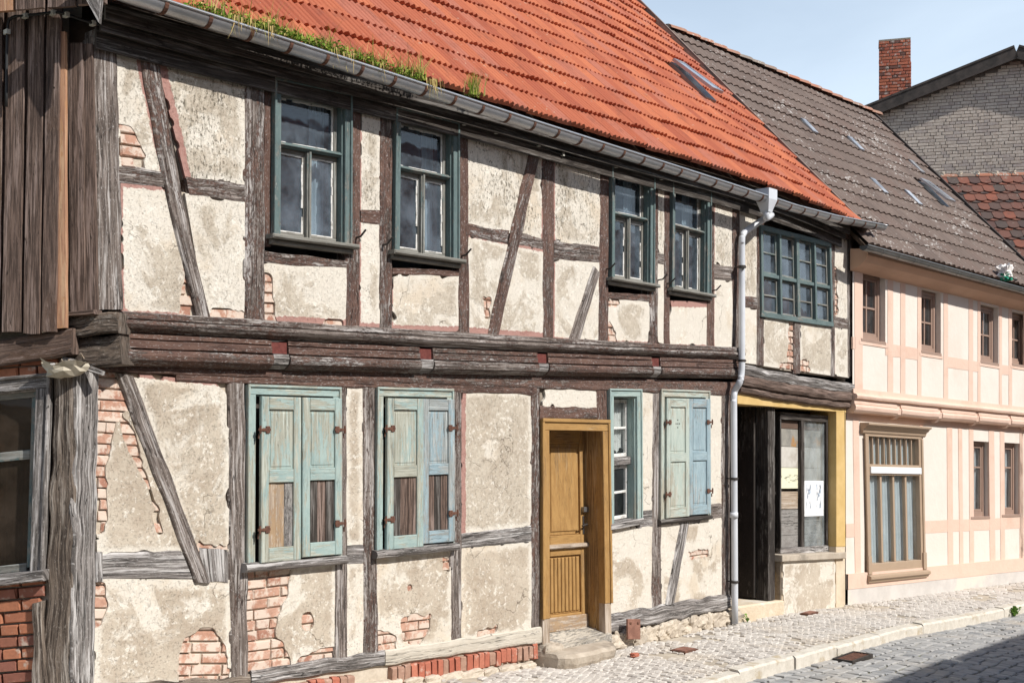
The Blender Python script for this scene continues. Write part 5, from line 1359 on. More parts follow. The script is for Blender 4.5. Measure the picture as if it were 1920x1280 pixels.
def leaves(mb, attr, c, n, sx_, sz_, size, rr):
    for i in range(n):
        o = c + Vector((rr.gauss(0, sx_), rr.gauss(0, .035), abs(rr.gauss(0, sz_)))); s = size * rr.uniform(.5, 1.2)
        a = Vector((rr.gauss(0, 1), rr.gauss(0, 1), rr.gauss(0, .6))).normalized(); b = a.cross(Vector((rr.gauss(0, 1), rr.gauss(0, 1), rr.gauss(0, 1)))).normalized()
        k = mb.add([o - a * s, o + b * s * .5, o + a * s, o - b * s * .5]); cc = rr.uniform(0, .5) if rr.random() < .85 else rr.uniform(.7, .9); attr += [cc] * 4; mb.face((k, k + 1, k + 2, k + 3))
mb = MB(); at = []; rr = random.Random(4)
for i in range(130):
    px = rr.uniform(365, 800); py = 76 + (px - 519) * .322 - 16; c_ = GPL.at(px, py); c_.y += .05
    dens = .3 + .7 * max(0, mnoise.noise((px * .012, 1, 0)) + .5)
    if 470 < px < 660: dens = 1
    leaves(mb, at, c_, int(26 * dens), .05, .03, .016, rr); blades(mb, at, c_, int(7 * dens), .12, .04, rr, .35)
    if rr.random() < .14: blades(mb, at, c_, 12, .24, .03, rr, .5)
for px in (430, 455, 470, 498, 620, 640, 704, 797, 801):
    c_ = GPL.at(px, 76 + (px - 519) * .322 - 14); c_.y -= .075; blades(mb, at, c_, 9 if px < 790 else 16, .17, .025, rr, 1.0, .12, True)
tag(mb.build('gutter_weeds', GRASS, None, attrs={'rnd': at}), 'green moss, weeds and dry grass growing along the gutter', 'weeds', kind='stuff')
mb = MB(); at = []; c_ = GPL.at(896, 178); c_.y += .05
blades(mb, at, c_, 150, .22, .035, rr, .3, .22); leaves(mb, at, c_, 25, .04, .02, .012, rr)
tag(mb.build('grass_tuft', GRASS, None, attrs={'rnd': at}), 'upright tuft of grass growing alone in the gutter', 'grass')

# ------------------------------------------------------------------ the apricot house
DPh = Vector((1.459, -.143, 0)).normalized(); slope = -.067 / math.hypot(1.459, .143)
DP = Vector((DPh.x, DPh.y, slope)); PNn = Vector((DPh.y, -DPh.x, 0))
P0 = Vector((14.66, 0, 0)); PLO = Plane(P0, PNn); POV = .10; PUP = Plane(P0 + PNn * POV, PNn)
SE = 5.75                                           # length of its front
A = empty('apricot_house', (P0.x, 0, gz(14.7)), 'cream plastered house with apricot painted timbers and grey brown roof, next to the crooked house', 'house')
def pp(s, out, z): return P0 + DP * s + PNn * out + Vector((0, 0, z))
def pwall(z0, z1, out, name, mat, openings=()):
    """wall sheet with real openings, in (s, z)"""
    ss = sorted({0.0, SE, *[v for o in openings for v in o[:2]]}); zs = sorted({z0, z1, *[v for o in openings for v in o[2:]]})
    mb = MB()
    for a, b in zip(ss, ss[1:]):
        for c, e in zip(zs, zs[1:]):
            if any(o[0] <= (a + b) / 2 <= o[1] and o[2] <= (c + e) / 2 <= o[3] for o in openings): continue
            k = mb.add([pp(a, out, c), pp(b, out, c), pp(b, out, e), pp(a, out, e)]); mb.face((k, k + 1, k + 2, k + 3))
    for (a, b, c, e) in openings:
        for (s0, z0_, s1, z1_) in ((a, c, b, c), (b, c, b, e), (b, e, a, e), (a, e, a, c)):
            k = mb.add([pp(s0, out, z0_), pp(s1, out, z1_), pp(s1, out - .2, z1_), pp(s0, out - .2, z0_)]); mb.face((k, k + 1, k + 2, k + 3)[::-1])
    return mb.build(name, mat, A)
def sz(plane, px, py):
    v = plane.at(px, py); s = (v - P0).dot(DPh) ; return s, v.z - slope * s
uw = []
for (x0, x1, yt, yb) in ((1614, 1660, 505, 642), (1727, 1764, 535, 662), (1838, 1872, 560, 690), (1897, 1928, 578, 697)):
    s0, zt_ = sz(PUP, x0, yt); s1, _ = sz(PUP, x1, yt); _, zb = sz(PUP, x0, yb - 4); uw.append((s0, s1, zb, zt_))
uw[1] = (*uw[1][:2], uw[0][2] - .03, uw[0][3] - .06); uw[2] = (*uw[2][:2], uw[0][2] - .04, uw[0][3] - .08); uw[3] = (*uw[3][:2], uw[0][2] - .0, uw[0][3] - .08)
lw = []
for (x0, x1, yt, yb) in ((1616, 1733, 812, 1085), (1820, 1855, 826, 972), (1878, 1912, 829, 968)):
    s0, zt_ = sz(PLO, x0, yt); s1, _ = sz(PLO, x1, yt); _, zb = sz(PLO, x0, yb); lw.append((s0, s1, zb, zt_))
lw[0] = (.47, 2.02, lw[0][2] + .0, 2.05)
pwall(2.4, 4.45, POV, 'upper_wall', CREAM, uw); pwall(-.08, 2.5, 0, 'lower_wall', CREAM, lw)
pwall(-.6, -.075, .03, 'plinth', PLINTH)
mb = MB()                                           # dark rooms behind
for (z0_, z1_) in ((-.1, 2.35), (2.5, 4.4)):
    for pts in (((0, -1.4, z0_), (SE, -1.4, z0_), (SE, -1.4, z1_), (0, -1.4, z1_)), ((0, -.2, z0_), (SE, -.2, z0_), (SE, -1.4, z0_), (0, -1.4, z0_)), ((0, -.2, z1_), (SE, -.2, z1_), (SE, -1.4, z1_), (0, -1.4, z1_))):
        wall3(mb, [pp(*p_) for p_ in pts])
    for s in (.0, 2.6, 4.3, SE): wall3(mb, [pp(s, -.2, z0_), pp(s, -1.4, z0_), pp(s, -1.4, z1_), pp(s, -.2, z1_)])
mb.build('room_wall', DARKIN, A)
mb = MB(); RW = 6.6
wall3(mb, [pp(SE, POV, -.6), pp(SE, -RW, -.6), pp(SE, -RW, 4.5), pp(SE, -RW / 2, 8.2), pp(SE, POV, 4.5)])
wall3(mb, [pp(0, -.2, -.6), pp(0, -RW, -.6), pp(0, -RW, 4.5), pp(0, -RW / 2, 8.2), pp(0, -.2, 4.5)]); wall3(mb, [pp(0, -RW, -.6), pp(SE, -RW, -.6), pp(SE, -RW, 4.5), pp(0, -RW, 4.5)])
mb.build('end_wall', CREAM, A)
def ptimber(nm, s0, s1, z0, z1, out, proud=.006, lean=0.0):
    pl_ = Plane(P0 + PNn * out, PNn); q = Q(pl_, pp(s0 + lean, out, z1), pp(s1 + lean, out, z1), pp(s1, out, z0), pp(s0, out, z0), px=False)
    m_ = MB(); hor = q.w > q.h; n = max(3, int(max(q.w, q.h) / .12)); sd = random.random() * 99
    for i in range(n + 1):
        t = i / n; j0, j1 = .006 * mnoise.noise((t * 6, sd, 0)), .006 * mnoise.noise((t * 6, sd, 5))
        for (c, e, d_) in ((0, j0, -.02), (0, j0, proud), (1, j1, proud), (1, j1, -.02)):
            m_.v.append(tuple(q.pt(t * q.w, c * q.h + e, d_) if hor else q.pt(c * q.w + e, t * q.h, d_)))
    for i in range(n):
        for j in range(3):
            ids = [i * 4 + j, i * 4 + j + 1, (i + 1) * 4 + j + 1, (i + 1) * 4 + j]; m_.face(ids[::-1] if hor else ids)
    return m_.build(nm, PINKW, A)
def SU(px, py=640): return sz(PUP, px, py)[0]
def SL(px, py=950): return sz(PLO, px, py)[0]
ZS = 2.60                                            # top of the upper sill
for (x0, x1) in ((1602, 1617), (1664, 1674), (1688, 1697), (1720, 1727), (1769, 1777), (1816, 1824), (1833, 1838), (1873, 1878), (1891, 1897)):
    ptimber('post', SU(x0), SU(x1), ZS, 4.25, POV)
for s in (5.25,): ptimber('post', s, s + .14, ZS, 4.25, POV)
zr = uw[0][2]
ptimber('rail', 0, SU(1604), zr - .13, zr + .03, POV); ptimber('rail', SU(1660), SU(1727), zr - .15, zr + .02, POV, .004); ptimber('rail', SU(1775), SU(1817), zr - .19, zr - .03, POV, .004); ptimber('rail', SU(1822), SU(1835), zr - .19, zr - .03, POV, .004); ptimber('rail', SU(1874), SU(1893), zr - .17, zr - .02, POV, .004)
ptimber('wall_plate', 0, SE, 4.2, 4.42, POV, .008)
for (s0, s1, zb, zt_) in uw: ptimber('sill_rail', s0 - .05, s1 + .05, zb - .05, zb - .002, POV, .009)
ZB = -.07
for (x0, x1, ln_) in ((1603, 1614, -.06), (1727, 1733, -.05), (1777, 1787, -.04), (1799, 1806, -.05), (1818, 1826, -.03), (1856, 1866, -.05), (1876, 1884, -.03), (1913, 1919, -.03)):
    ptimber('post', SL(x0), SL(x1), ZB + .1, 2.3, 0, lean=ln_)
for s in (5.3,): ptimber('post', s, s + .13, ZB + .1, 2.3, 0)
ptimber('rail', 0, SL(1610), .62, .80, 0, .004); ptimber('rail', SL(1733), SE, .62, .80, 0, .004)
ptimber('ground_beam', 0, SE, ZB - .003, ZB + .2, 0, .035)
ptimber('wall_plate', 0, SE, 2.19, 2.42, 0, .012)
# mouldings
def pmould(nm, prof, s0, s1, n=30, wob=.006):
    mb = MB(); path = [pp(s0 + (s1 - s0) * i / n, POV, ZS + wob * mnoise.noise((s0 + (s1 - s0) * i / n * 2.5, prof[1][1] * 30, 0))) for i in range(n + 1)]
    sweep(mb, path, prof, PNn); return mb.build(nm, PINKW, A, False)
pmould('sill_beam', [(-.1, .0), (.012, 0), (.015, -.06), (.03, -.065), (.06, -.075), (.075, -.1), (.065, -.13), (.035, -.145), (.02, -.15), (-.1, -.15)], 0, SE)
ph = [SL(p, 770) for p in (1670, 1747, 1817, 1878)] + [5.35]; pe = [0] + ph + [SE]
for a, b in zip(pe, pe[1:]):
    pmould('roll_moulding', [(-.1, -.155), (.025, -.155), (.03, -.205), (.022, -.21), (.04, -.215), (.052, -.245), (.045, -.285), (.02, -.315), (-.02, -.325), (-.1, -.33)], a + (.05 if a else 0), b - .05, 12)
for s in ph: pmould('joist_head', [(-.1, -.16), (.012, -.16), (.012, -.21), (.04, -.225), (.03, -.30), (-.03, -.36), (-.1, -.37)], s - .047, s + .047, 2, 0)
# windows
def pwin(s0, s1, zb, zt_, out, nm='window', mat=BROWNF, set_=-.1, cols=2, split=.5, curt=True):
    q = Q(Plane(P0, PNn), pp(s0, out, zt_), pp(s1, out, zt_), pp(s1, out, zb), pp(s0, out, zb), px=False); m_ = MB(); fw = .06
    for r_ in ((0, q.w, 0, fw), (0, fw, fw + .001, q.h), (q.w - fw, q.w, fw + .001, q.h), (fw, q.w - fw, q.h - fw * 1.6, q.h)): qbox(m_, q, *r_, set_ - .05, set_ + .02)
    w = m_.build(nm, mat, A); m_ = MB(); f2 = .04; a0, a1, b0, b1 = fw, q.w - fw, fw, q.h - fw * 1.6
    for r_ in ((a0, a1, b0, b0 + f2), (a0, a1, b1 - f2, b1), (a0, a0 + f2, b0 + f2, b1 - f2), (a1 - f2, a1, b0 + f2, b1 - f2)): qbox(m_, q, *r_, set_ - .04, set_ + .006)
    am = (a0 + a1) / 2; bm = b0 + (b1 - b0) * split
    qbox(m_, q, am - .014, am + .014, b0 + f2, b1 - f2, set_ - .03, set_ + .0); qbox(m_, q, a0 + f2, am - .015, bm - .014, bm + .014, set_ - .03, set_ + .0); qbox(m_, q, am + .015, a1 - f2, bm - .014, bm + .014, set_ - .03, set_ + .0)
    m_.build('sash', mat, w)
    for (c0, c1) in ((a0 + f2, am - .014), (am + .014, a1 - f2)):
        for (e0, e1) in ((b0 + f2, bm - .014), (bm + .014, b1 - f2)): pane_obj(q, c0 - .003, c1 + .003, e0 - .003, e1 + .003, set_ - .015, w, GLASS)
    if curt: curtain(q, a0, a1, b0 + .04, b1, set_ - .075, CURT, w, 8, .014)
    m_ = MB(); qbox(m_, q, -.01, q.w + .01, q.h - .03, q.h + .012, set_ - .02, .012); m_.build('sill', mat, w); return w
for i, (s0, s1, zb, zt_) in enumerate(uw): pwin(s0 + .004, s1 - .004, zb + .0, zt_ - .004, POV, split=.52, curt=False)
for (s0, s1, zb, zt_) in lw[1:]: pwin(s0 + .004, s1 - .004, zb, zt_ - .004, 0, split=.33)
# the big shop-like window
s0, s1, zb, zt_ = lw[0]
q = Q(Plane(P0, PNn), pp(s0 - .03, 0, zt_ + .02), pp(s1 - .03, 0, zt_ + .02), pp(s1 + .06, 0, zb), pp(s0 + .06, 0, zb), px=False)
m_ = MB(); fw = .09; b1_ = q.h * .245; b2_ = q.h * .285
for r_ in ((0, q.w, 0, fw), (0, fw, fw + .001, q.h), (q.w - fw, q.w, fw + .001, q.h), (fw, q.w - fw, q.h - .2, q.h - .001), (fw, q.w - fw, b1_ - .03, b2_ + .04)): qbox(m_, q, *r_, -.1, .03)
qbox(m_, q, -.02, .03, fw, q.h * .85, .03, .045); qbox(m_, q, q.w - .03, q.w + .02, fw, q.h * .85, .03, .045); qbox(m_, q, -.03, .06, q.h * .85, q.h - .06, .03, .055); qbox(m_, q, q.w - .06, q.w + .03, q.h * .85, q.h - .06, .03, .055)
BW = m_.build('display_window', TAUPE, A)
m_ = MB(); path = [tuple(q.pt(-.09, -.02, 0)), tuple(q.pt(q.w + .09, -.02, 0))]
sweep(m_, path, [(0, .07), (.14, .07), (.14, .045), (.11, .03), (.09, .0), (.06, -.02), (.05, -.06), (.03, -.08), (0, -.08)], PNn); m_.build('cornice', TAUPE, BW)
m_ = MB(); path = [tuple(q.pt(-.05, q.h, 0)), tuple(q.pt(q.w + .05, q.h, 0))]
sweep(m_, path, [(0, .06), (.06, .05), (.10, .035), (.10, .0), (.07, -.02), (.06, -.05), (0, -.06)], PNn); m_.build('sill', TAUPE, BW)
m_ = MB(); qbox(m_, q, fw + .01, q.w - fw + .03, b1_ + .005, b2_ + .015, .03, .05); m_.build('roller_blind_box', WHITEF, BW)
def lites(n, b0, b1, bw_):
    iw = q.w - 2 * fw; m_ = MB()
    for i in range(1, n): qbox(m_, q, fw + iw * i / n - bw_ / 2, fw + iw * i / n + bw_ / 2, b0, b1, -.05, .0)
    m_.build('glazing_bars', TAUPE, BW)
    for i in range(n): pane_obj(q, fw + iw * i / n, fw + iw * (i + 1) / n, b0, b1, -.03, BW, GLASS)
lites(9, fw, b1_ - .03, .022); lites(4, b2_ + .04, q.h - .2, .05)
curtain(q, fw, q.w - fw, fw, q.h - .2, -.085, CURT, BW, 16, .016)
# eaves, gutter and roof
PP_ = R(47); pu = Vector((0, 0, 0)); inw = -PNn
psd = inw * math.cos(PP_) + Vector((0, 0, math.sin(PP_))); pnd = PNn * math.sin(PP_) + Vector((0, 0, math.cos(PP_)))
mb = MB(); path = [tuple(pp(s, POV, 0)) for s in (-.06, SE + .05)]
sweep(mb, path, [(0, 4.44), (.22, 4.42), (.26, 4.40), (.26, 4.33), (.2, 4.25), (.12, 4.20), (.04, 4.17), (0, 4.15)], PNn); mb.build('eaves_cornice', PINKE, A)
EO = .38; ZE = 4.47
RL = 4.95; SE2 = SE + .12 - .45
mb = MB()
rbox(mb, pp(-.12, EO, ZE), 0, SE + .2, 0, RL, -.08, -.03, DP, psd, pnd); proof = mb.build('roof', SOFFIT, A)
mb = MB(); o_ = pp(-.12, EO - 2 * RL * math.cos(PP_), ZE)
rbox(mb, o_, 0, SE + .2, 0, RL, -.08, -.02, DP, PNn * math.cos(PP_) + Vector((0, 0, math.sin(PP_))), -PNn * math.sin(PP_) + Vector((0, 0, math.cos(PP_)))); mb.build('rear_roof_slope', TILEG, proof)
def pan_tile(seed):
    rr = random.Random(seed); n = 10; v = []; L_ = .37; w = .3
    for (y, zz) in ((0, .026), (L_, .002)):
        for i in range(n + 1):
            t = i / n; v.append((t * w, y, zz + .026 * (.5 - .5 * math.cos(t * 4 * math.pi)) ** .7))
    for i in range(n + 1): v.append((i / n * w, .004, .006))
    f = [(i, i + 1, n + 1 + i + 1, n + 1 + i) for i in range(n)] + [(2 * n + 2 + i, 2 * n + 3 + i, i + 1, i) for i in range(n)]
    return v, f
pl = []; rr = random.Random(31); nr_ = 15; ex = RL / nr_
Bp = Matrix((DP.normalized(), psd, pnd)).transposed().to_4x4()
for row in range(nr_):
    s = -.1
    while s < SE + .05:
        if not (row in (6, 7) and 4.3 < s + .15 < 4.75):
            p = pp(s, EO, ZE) + psd * (row * ex + rr.uniform(-.006, .006)) + pnd * (.02 * mnoise.noise((s * .6, row * .3, 8)) - .01)
            pl.append((Matrix.Translation(p) @ Bp @ Matrix.Rotation(rr.uniform(-.01, .01), 4, 'Z'), viewkey(p + psd * .1)))
        s += .301
scatter(pl, [pan_tile(i) for i in range(3)], TILEG, 'roof_tile', proof, 'farther_roof_tiles')
mb = MB(); path = [pp(SE + .1, EO + .03, ZE - .02), pp(SE + .1, EO + .03, ZE - .02) + psd * (RL + .05)]
rbox(mb, pp(SE + .06, EO, ZE), 0, .06, -.03, RL + .02, -.1, .055, DP, psd, pnd); mb.build('verge_board', BLACKB, proof)
rr = random.Random(6); s = -.1; apex = lambda s: pp(s, EO, ZE) + psd * RL
k = 0
while s < SE:
    a, b = apex(s) + Vector((0, 0, .0)), apex(s + .36) + Vector((0, 0, .012)); m_ = MB()
    for (c_, r_) in ((a, .10), (b, .115)):
        for j in range(7): an = math.pi * j / 6; m_.v.append(tuple(c_ + PNn * (math.cos(an) * r_ * 1.1) + Vector((0, 0, math.sin(an) * r_ * .75 - .02 + .008 * mnoise.noise((s, 0, 0))))))
    for j in range(6): m_.face((j, j + 1, 8 + j, 7 + j))
    m_.face(range(7)); m_.face(list(range(7, 14))[::-1]); m_.build('ridge_tile', RIDGET, proof); s += .34
pk2 = pp(4.4, EO, ZE) + psd * (5.75 * ex) + pnd * .05; mb = MB(); rbox(mb, pk2, 0, .3, 0, .62, -.1, -.01, DP, psd, pnd); sk2 = mb.build('skylight', ZINCD, proof)
mb = MB()
for r_ in ((0, .03, 0, .62), (.27, .3, 0, .62), (.03, .27, 0, .03), (.03, .27, .59, .62)): rbox(mb, pk2, *r_, .0, .035, DP, psd, pnd, lift=.09)
mb.build('frame', ZINC, sk2); mb = MB(); rbox(mb, pk2, .025, .275, .025, .6, .025, .03, DP, psd, pnd, lift=.09); mb.build('pane', SKYGL, sk2)
for (s, row) in ((1.75, 9), (3.1, 9), (5.1, 9), (2.25, 5), (3.3, 5)):      # glass tiles
    mb = MB(); rbox(mb, pp(s, EO, ZE) + psd * (row * ex - .005), 0, .14, 0, .34, .02, .046, DP, psd, pnd); mb.build('glass_tile', GTILE, proof)
gq = [pp(-.3, EO + .06, ZE - .06), pp(SE + .15, EO + .06, ZE - .085)]
gpath2 = smooth(gq, 30); mb = MB(); sweep(mb, gpath2, half_round(.062), PNn); pg = mb.build('gutter', ZINCD, A, True)
mb = MB(); pr = [(o, u) for o, u in half_round(.062, .06, 10, 0)]; sweep(mb, [gpath2[0] - DP * .004, gpath2[0] + DP * .004], pr, PNn); mb.build('gutter_end', ZINCD, pg)
for i in range(2, 30, 2):
    p = gpath2[i]; mb = MB(); sweep(mb, [p - DP * .012, p + DP * .012], half_round(.066, .005, 10, 0), PNn); mb.build('gutter_strap', ZINCD, pg)
# crumpled bag in that gutter
bp = Plane(P0 + PNn * (EO + .06), PNn).at(1884, 515)
bag = empty('plastic_bag', bp, 'crumpled white and green plastic bag lying in the gutter', 'bag')
lump('white_film', tuple(bp + Vector((0, 0, .05))), (.12, .08, .09), BAGW, bag, seed=3, amp=.75); lump('green_film', tuple(bp + Vector((.02, -.01, -.04))), (.09, .06, .05), BAGG, bag, seed=5, amp=.6)
mb = MB(); tube(mb, catmull([bp + Vector((.1, .0, -.02)), bp + Vector((.25, .02, .06)), bp + Vector((.4, .02, -.02)), bp + Vector((.55, 0, -.03))], 4), .012, 6); tag(mb.build('drain_hose', CABLE), 'dark hose end beside the plastic bag in the gutter', 'hose')

# ------------------------------------------------------------------ grey brick house behind
wg = (-RX * .958 + AX * .287).normalized(); ng = Vector((-wg.y, wg.x, 0)); ng = ng if ng.dot(AX) < 0 else -ng
gc = EYE + AX * 28 + RX * (28 * (1760 - 960) / FPX); GPn = Plane((gc.x, gc.y, 0), ng)
B = empty('grey_brick_house', (gc.x, gc.y, gz(gc.x)), 'tall grey brick house whose plain gable rises behind the grey brown roof', 'house')
apexp = GPn.at(1903, 92); eL = GPn.at(1570, 226)
rg = -wg                                             # to the right in the picture
def gl(s, out, z): return Vector((apexp.x, apexp.y, 0)) + rg * s + ng * out + Vector((0, 0, z))
tanp = (apexp.z - eL.z) / ((apexp - eL).dot(rg)); hwid = 6.0; za = apexp.z - .22
def zroof(s): return za - abs(s) * tanp
mb = MB(); zb0 = -2.0
wall3(mb, [gl(-hwid, 0, zb0), gl(hwid, 0, zb0), gl(hwid, 0, zroof(hwid)), gl(0, 0, za), gl(-hwid, 0, zroof(hwid))])
for s in (-hwid, hwid): wall3(mb, [gl(s, 0, zb0), gl(s, -11, zb0), gl(s, -11, zroof(s)), gl(s, 0, zroof(s))])
wall3(mb, [gl(-hwid, -11, zb0), gl(hwid, -11, zb0), gl(hwid, -11, zroof(hwid)), gl(0, -11, za), gl(-hwid, -11, zroof(hwid))])
gwall = mb.build('gable_wall', MORTARG, B)
pl = []; rr = random.Random(17); bm_ = unit_brick('b', 3, BRICKG)
protos = []
for i in range(3):
    me = unit_brick('b', 40 + i, BRICKG); protos.append(([tuple(v.co) for v in me.vertices], [tuple(p.vertices) for p in me.polygons])); bpy.data.meshes.remove(me)
Bg = Matrix((rg, -ng, Vector((0, 0, 1)))).transposed().to_4x4(); z = za
row = 0
while z > 4.4:
    s = -hwid + (row % 2) * .06 + rr.uniform(0, .05)
    while s < 3.5:
        ln = .24 if rr.random() < .55 else .115
        if zroof(s) - .02 > z and zroof(s + ln) - .02 > z:
            c_ = gl(s + ln / 2, -.012 + rr.uniform(-.003, .003), z - .033)
            x_, y_, Z_ = proj(c_)
            if 1450 < x_ < 2150: pl.append((Matrix.Translation(c_) @ Bg @ Matrix.Diagonal((ln, .05, .065, 1)), 0 if (1600 < x_ < 1925 and 90 < y_ < 335 and y_ < 190 + (x_ - 1610) * .97) else 1))
        s += ln + .012
    z -= .0775; row += 1
rr.shuffle(pl); scatter(pl, protos, BRICKG, 'brick', gwall, 'remaining_bricks')
mb = MB()
for sg in (-1, 1):
    o_ = gl(0, .32, za + .06); us = (rg * sg - Vector((0, 0, tanp))).normalized(); un = Vector((0, 0, 1)).cross(ng) ; un = (Vector((0, 0, 1)) - us * us.z).normalized()
    rbox(mb, o_, 0, 11.6, 0, hwid / us.dot(rg * sg) + .35, .12, .17, -ng, us, un)
broof = mb.build('roof', BLACKB, B)
for sg in (-1, 1):
    mb = MB(); us = (rg * sg - Vector((0, 0, tanp))).normalized(); un = (Vector((0, 0, 1)) - us * us.z).normalized(); o_ = gl(0, .30, za + .06)
    rbox(mb, o_, 0, .05, 0, hwid / us.dot(rg * sg) + .3, -.14, .119, -ng, us, un); mb.build('barge_board', BLACKB, broof)
    mb = MB(); rbox(mb, gl(0, .29, za + .055), .0, .3, 0, hwid / us.dot(rg * sg) + .3, .0, .03, -ng, us, un); mb.build('verge_soffit', SOFFIT, broof)
# chimney: bricks laid round a core, stepped out twice
GCH = GPn.off(-.9); cl = GCH.at(1648, 80); cr_ = GCH.at(1707, 80); zc1 = cl.z + .03; zc0 = GCH.at(1648, 212).z - .3
wch = (cr_ - cl).dot(rg); dch = .62
mb = MB()
def cbox(mb, s0, s1, d0, d1, z0, z1):
    k = mb.add([Vector((cl.x, cl.y, 0)) + rg * s + ng * d_ + Vector((0, 0, z)) for z in (z0, z1) for (s, d_) in ((s0, d0), (s1, d0), (s1, d1), (s0, d1))])
    for f in ((3, 2, 1, 0), (4, 5, 6, 7), (0, 1, 5, 4), (1, 2, 6, 5), (2, 3, 7, 6), (3, 0, 4, 7)): mb.face([k + i for i in f])
cbox(mb, .015, wch - .015, -.015, -dch + .015, zc0, zc1 - .01); cbox(mb, -.005, wch + .005, .005, -dch - .005, zc1 - .012, zc1 + .03); chim = mb.build('chimney', MORTARD, B)
z = zc1 - .012; row = 0; rr = random.Random(9); cz = Vector((cl.x, cl.y, 0))
while z > zc0 + .05:
    t_ = (zc1 - z) / (zc1 - zc0); ofs = 0 if t_ < .24 else (.012 if t_ < .62 else .03)
    for face in range(2):
        W_ = wch if face == 0 else dch; ux = rg if face == 0 else -ng; nn_ = ng if face == 0 else rg
        org = cz if face == 0 else cz + rg * wch
        s = -.0 - (row % 2) * .06
        while s < W_:
            ln = .24 if rr.random() < .6 else .115; a0, a1 = max(s, 0), min(s + ln, W_); s += ln + .013
            if a1 - a0 < .04: continue
            c_ = org + ux * ((a0 + a1) / 2) + nn_ * (-.03 + ofs) + Vector((0, 0, z - .034))
            o = bpy.data.objects.new('brick', rr.choice(brick_meshes(BRICKC))); M3 = Matrix((ux, -nn_, Vector((0, 0, 1)))).transposed().to_4x4()
            o.matrix_basis = Matrix.Translation(c_) @ M3 @ Matrix.Diagonal((a1 - a0, .075, .066, 1)); link(o, chim)
    z -= .079; row += 1
# low annex roof with dark beaver tails in front of that gable
wa = (-RX * .99 + AX * .12).normalized(); na = Vector((-wa.y, wa.x, 0)); na = na if na.dot(AX) < 0 else -na; ra = -wa
ac = EYE + AX * 25.5 + RX * (25.5 * (1760 - 960) / FPX); APl = Plane((ac.x, ac.y, 0), na)
ridgeL = APl.at(1770, 331)
C = empty('annex_house', (ridgeL.x, ridgeL.y, gz(ridgeL.x)), 'low annex with dark and red scalloped roof tiles below the grey brick gable', 'house')
AP = R(44); asd = na * math.cos(AP) - Vector((0, 0, math.sin(AP))); an_ = na * math.sin(AP) + Vector((0, 0, math.cos(AP)))
ax0 = -1.2; aw = 6.2; aL = 4.2; o_ = ridgeL + ra * ax0 + Vector((0, 0, -.03)); rsl = -.006
mb = MB(); rbox(mb, o_, 0, aw, 0, aL, -.08, -.01, ra, asd, an_); aroof = mb.build('roof', SOFFIT, C)
mb = MB(); e0 = o_ + asd * aL - na * .3
wall3(mb, [Vector((e0.x, e0.y, -2)), Vector((e0.x, e0.y, -2)) + ra * aw, e0 + ra * aw, e0]); e1 = o_ - na * 2.5
for k_ in (0, aw): wall3(mb, [Vector((e0.x, e0.y, -2)) + ra * k_, Vector((e1.x, e1.y, -2)) + ra * k_, Vector((e1.x, e1.y, o_.z - 2)) + ra * k_, o_ + ra * k_, e0 + ra * k_])
mb.build('wall', OPPW, C)
mb = MB(); rbox(mb, o_, 0, aw, 0, 3.0, -.08, -.01, ra, -na * math.cos(AP) - Vector((0, 0, math.sin(AP))), -na * math.sin(AP) + Vector((0, 0, math.cos(AP)))); mb.build('rear_roof_slope', TILED, aroof)
def beaver(seed):
    w, L_ = .215, .40; v = [(0, 0, 0), (w, 0, 0)]; n = 8; arc = []
    for i in range(n + 1):
        t = i / n; arc.append((w - w * t, L_ - .07 + .07 * math.sin(math.pi * t) ** .7, .014))
    v = [(0, 0, .0), (w, 0, .0)] + arc + [(x, y, z - .03) for x, y, z in arc]
    f = [tuple(range(n + 3))[::-1]] + [(2 + i, 3 + i, 3 + n + 1 + i, 2 + n + 1 + i) for i in range(n)]
    return v, [tuple(t) for t in f]
pl = []; rr = random.Random(12); aex = .33
Ba = Matrix((ra, asd, an_)).transposed().to_4x4()
for row in range(int(aL / aex)):
    for lay in (0, 1):                              # crown laying: two tiles per course
        x = -.1 + lay * .11
        while x < aw - .2:
            p = o_ + ra * x + asd * (row * aex + (.0 if lay == 0 else .045) - .02) + an_ * ((.004 if lay else .024) + .022 + rr.uniform(-.003, .004))
            x_, y_, Z_ = proj(p + asd * .2)
            pl.append((Matrix.Translation(p) @ Ba @ Matrix.Rotation(.10, 4, 'X') @ Matrix.Rotation(rr.uniform(-.015, .015), 4, 'Z'), (0 if 1760 < x_ < 1930 and 320 < y_ < 480 else 1) + lay * .1)); x += .222
scatter(pl, [beaver(1)], TILED, 'roof_tile', aroof, 'farther_roof_tiles')
x = 0; k = 0
while x < aw:
    m_ = MB()
    for (xx, r_) in ((x, .11), (x + .37, .095)):
        for j in range(7): an = math.pi * j / 6; m_.v.append(tuple(o_ + ra * xx + na * (math.cos(an) * r_) + Vector((0, 0, math.sin(an) * r_ * .8 + .0))))
    for j in range(6): m_.face((j, j + 1, 8 + j, 7 + j))
    m_.face(range(7)); m_.face(list(range(7, 14))[::-1]); m_.build('ridge_tile', RIDGET, aroof)
    m_ = MB(); p = o_ + ra * (x + .37)
    lump('mortar_blob', tuple(p + Vector((0, 0, .06)) + na * .02), (.05, .09, .055), MORTAR, aroof, seed=k, amp=.4); x += .37; k += 1

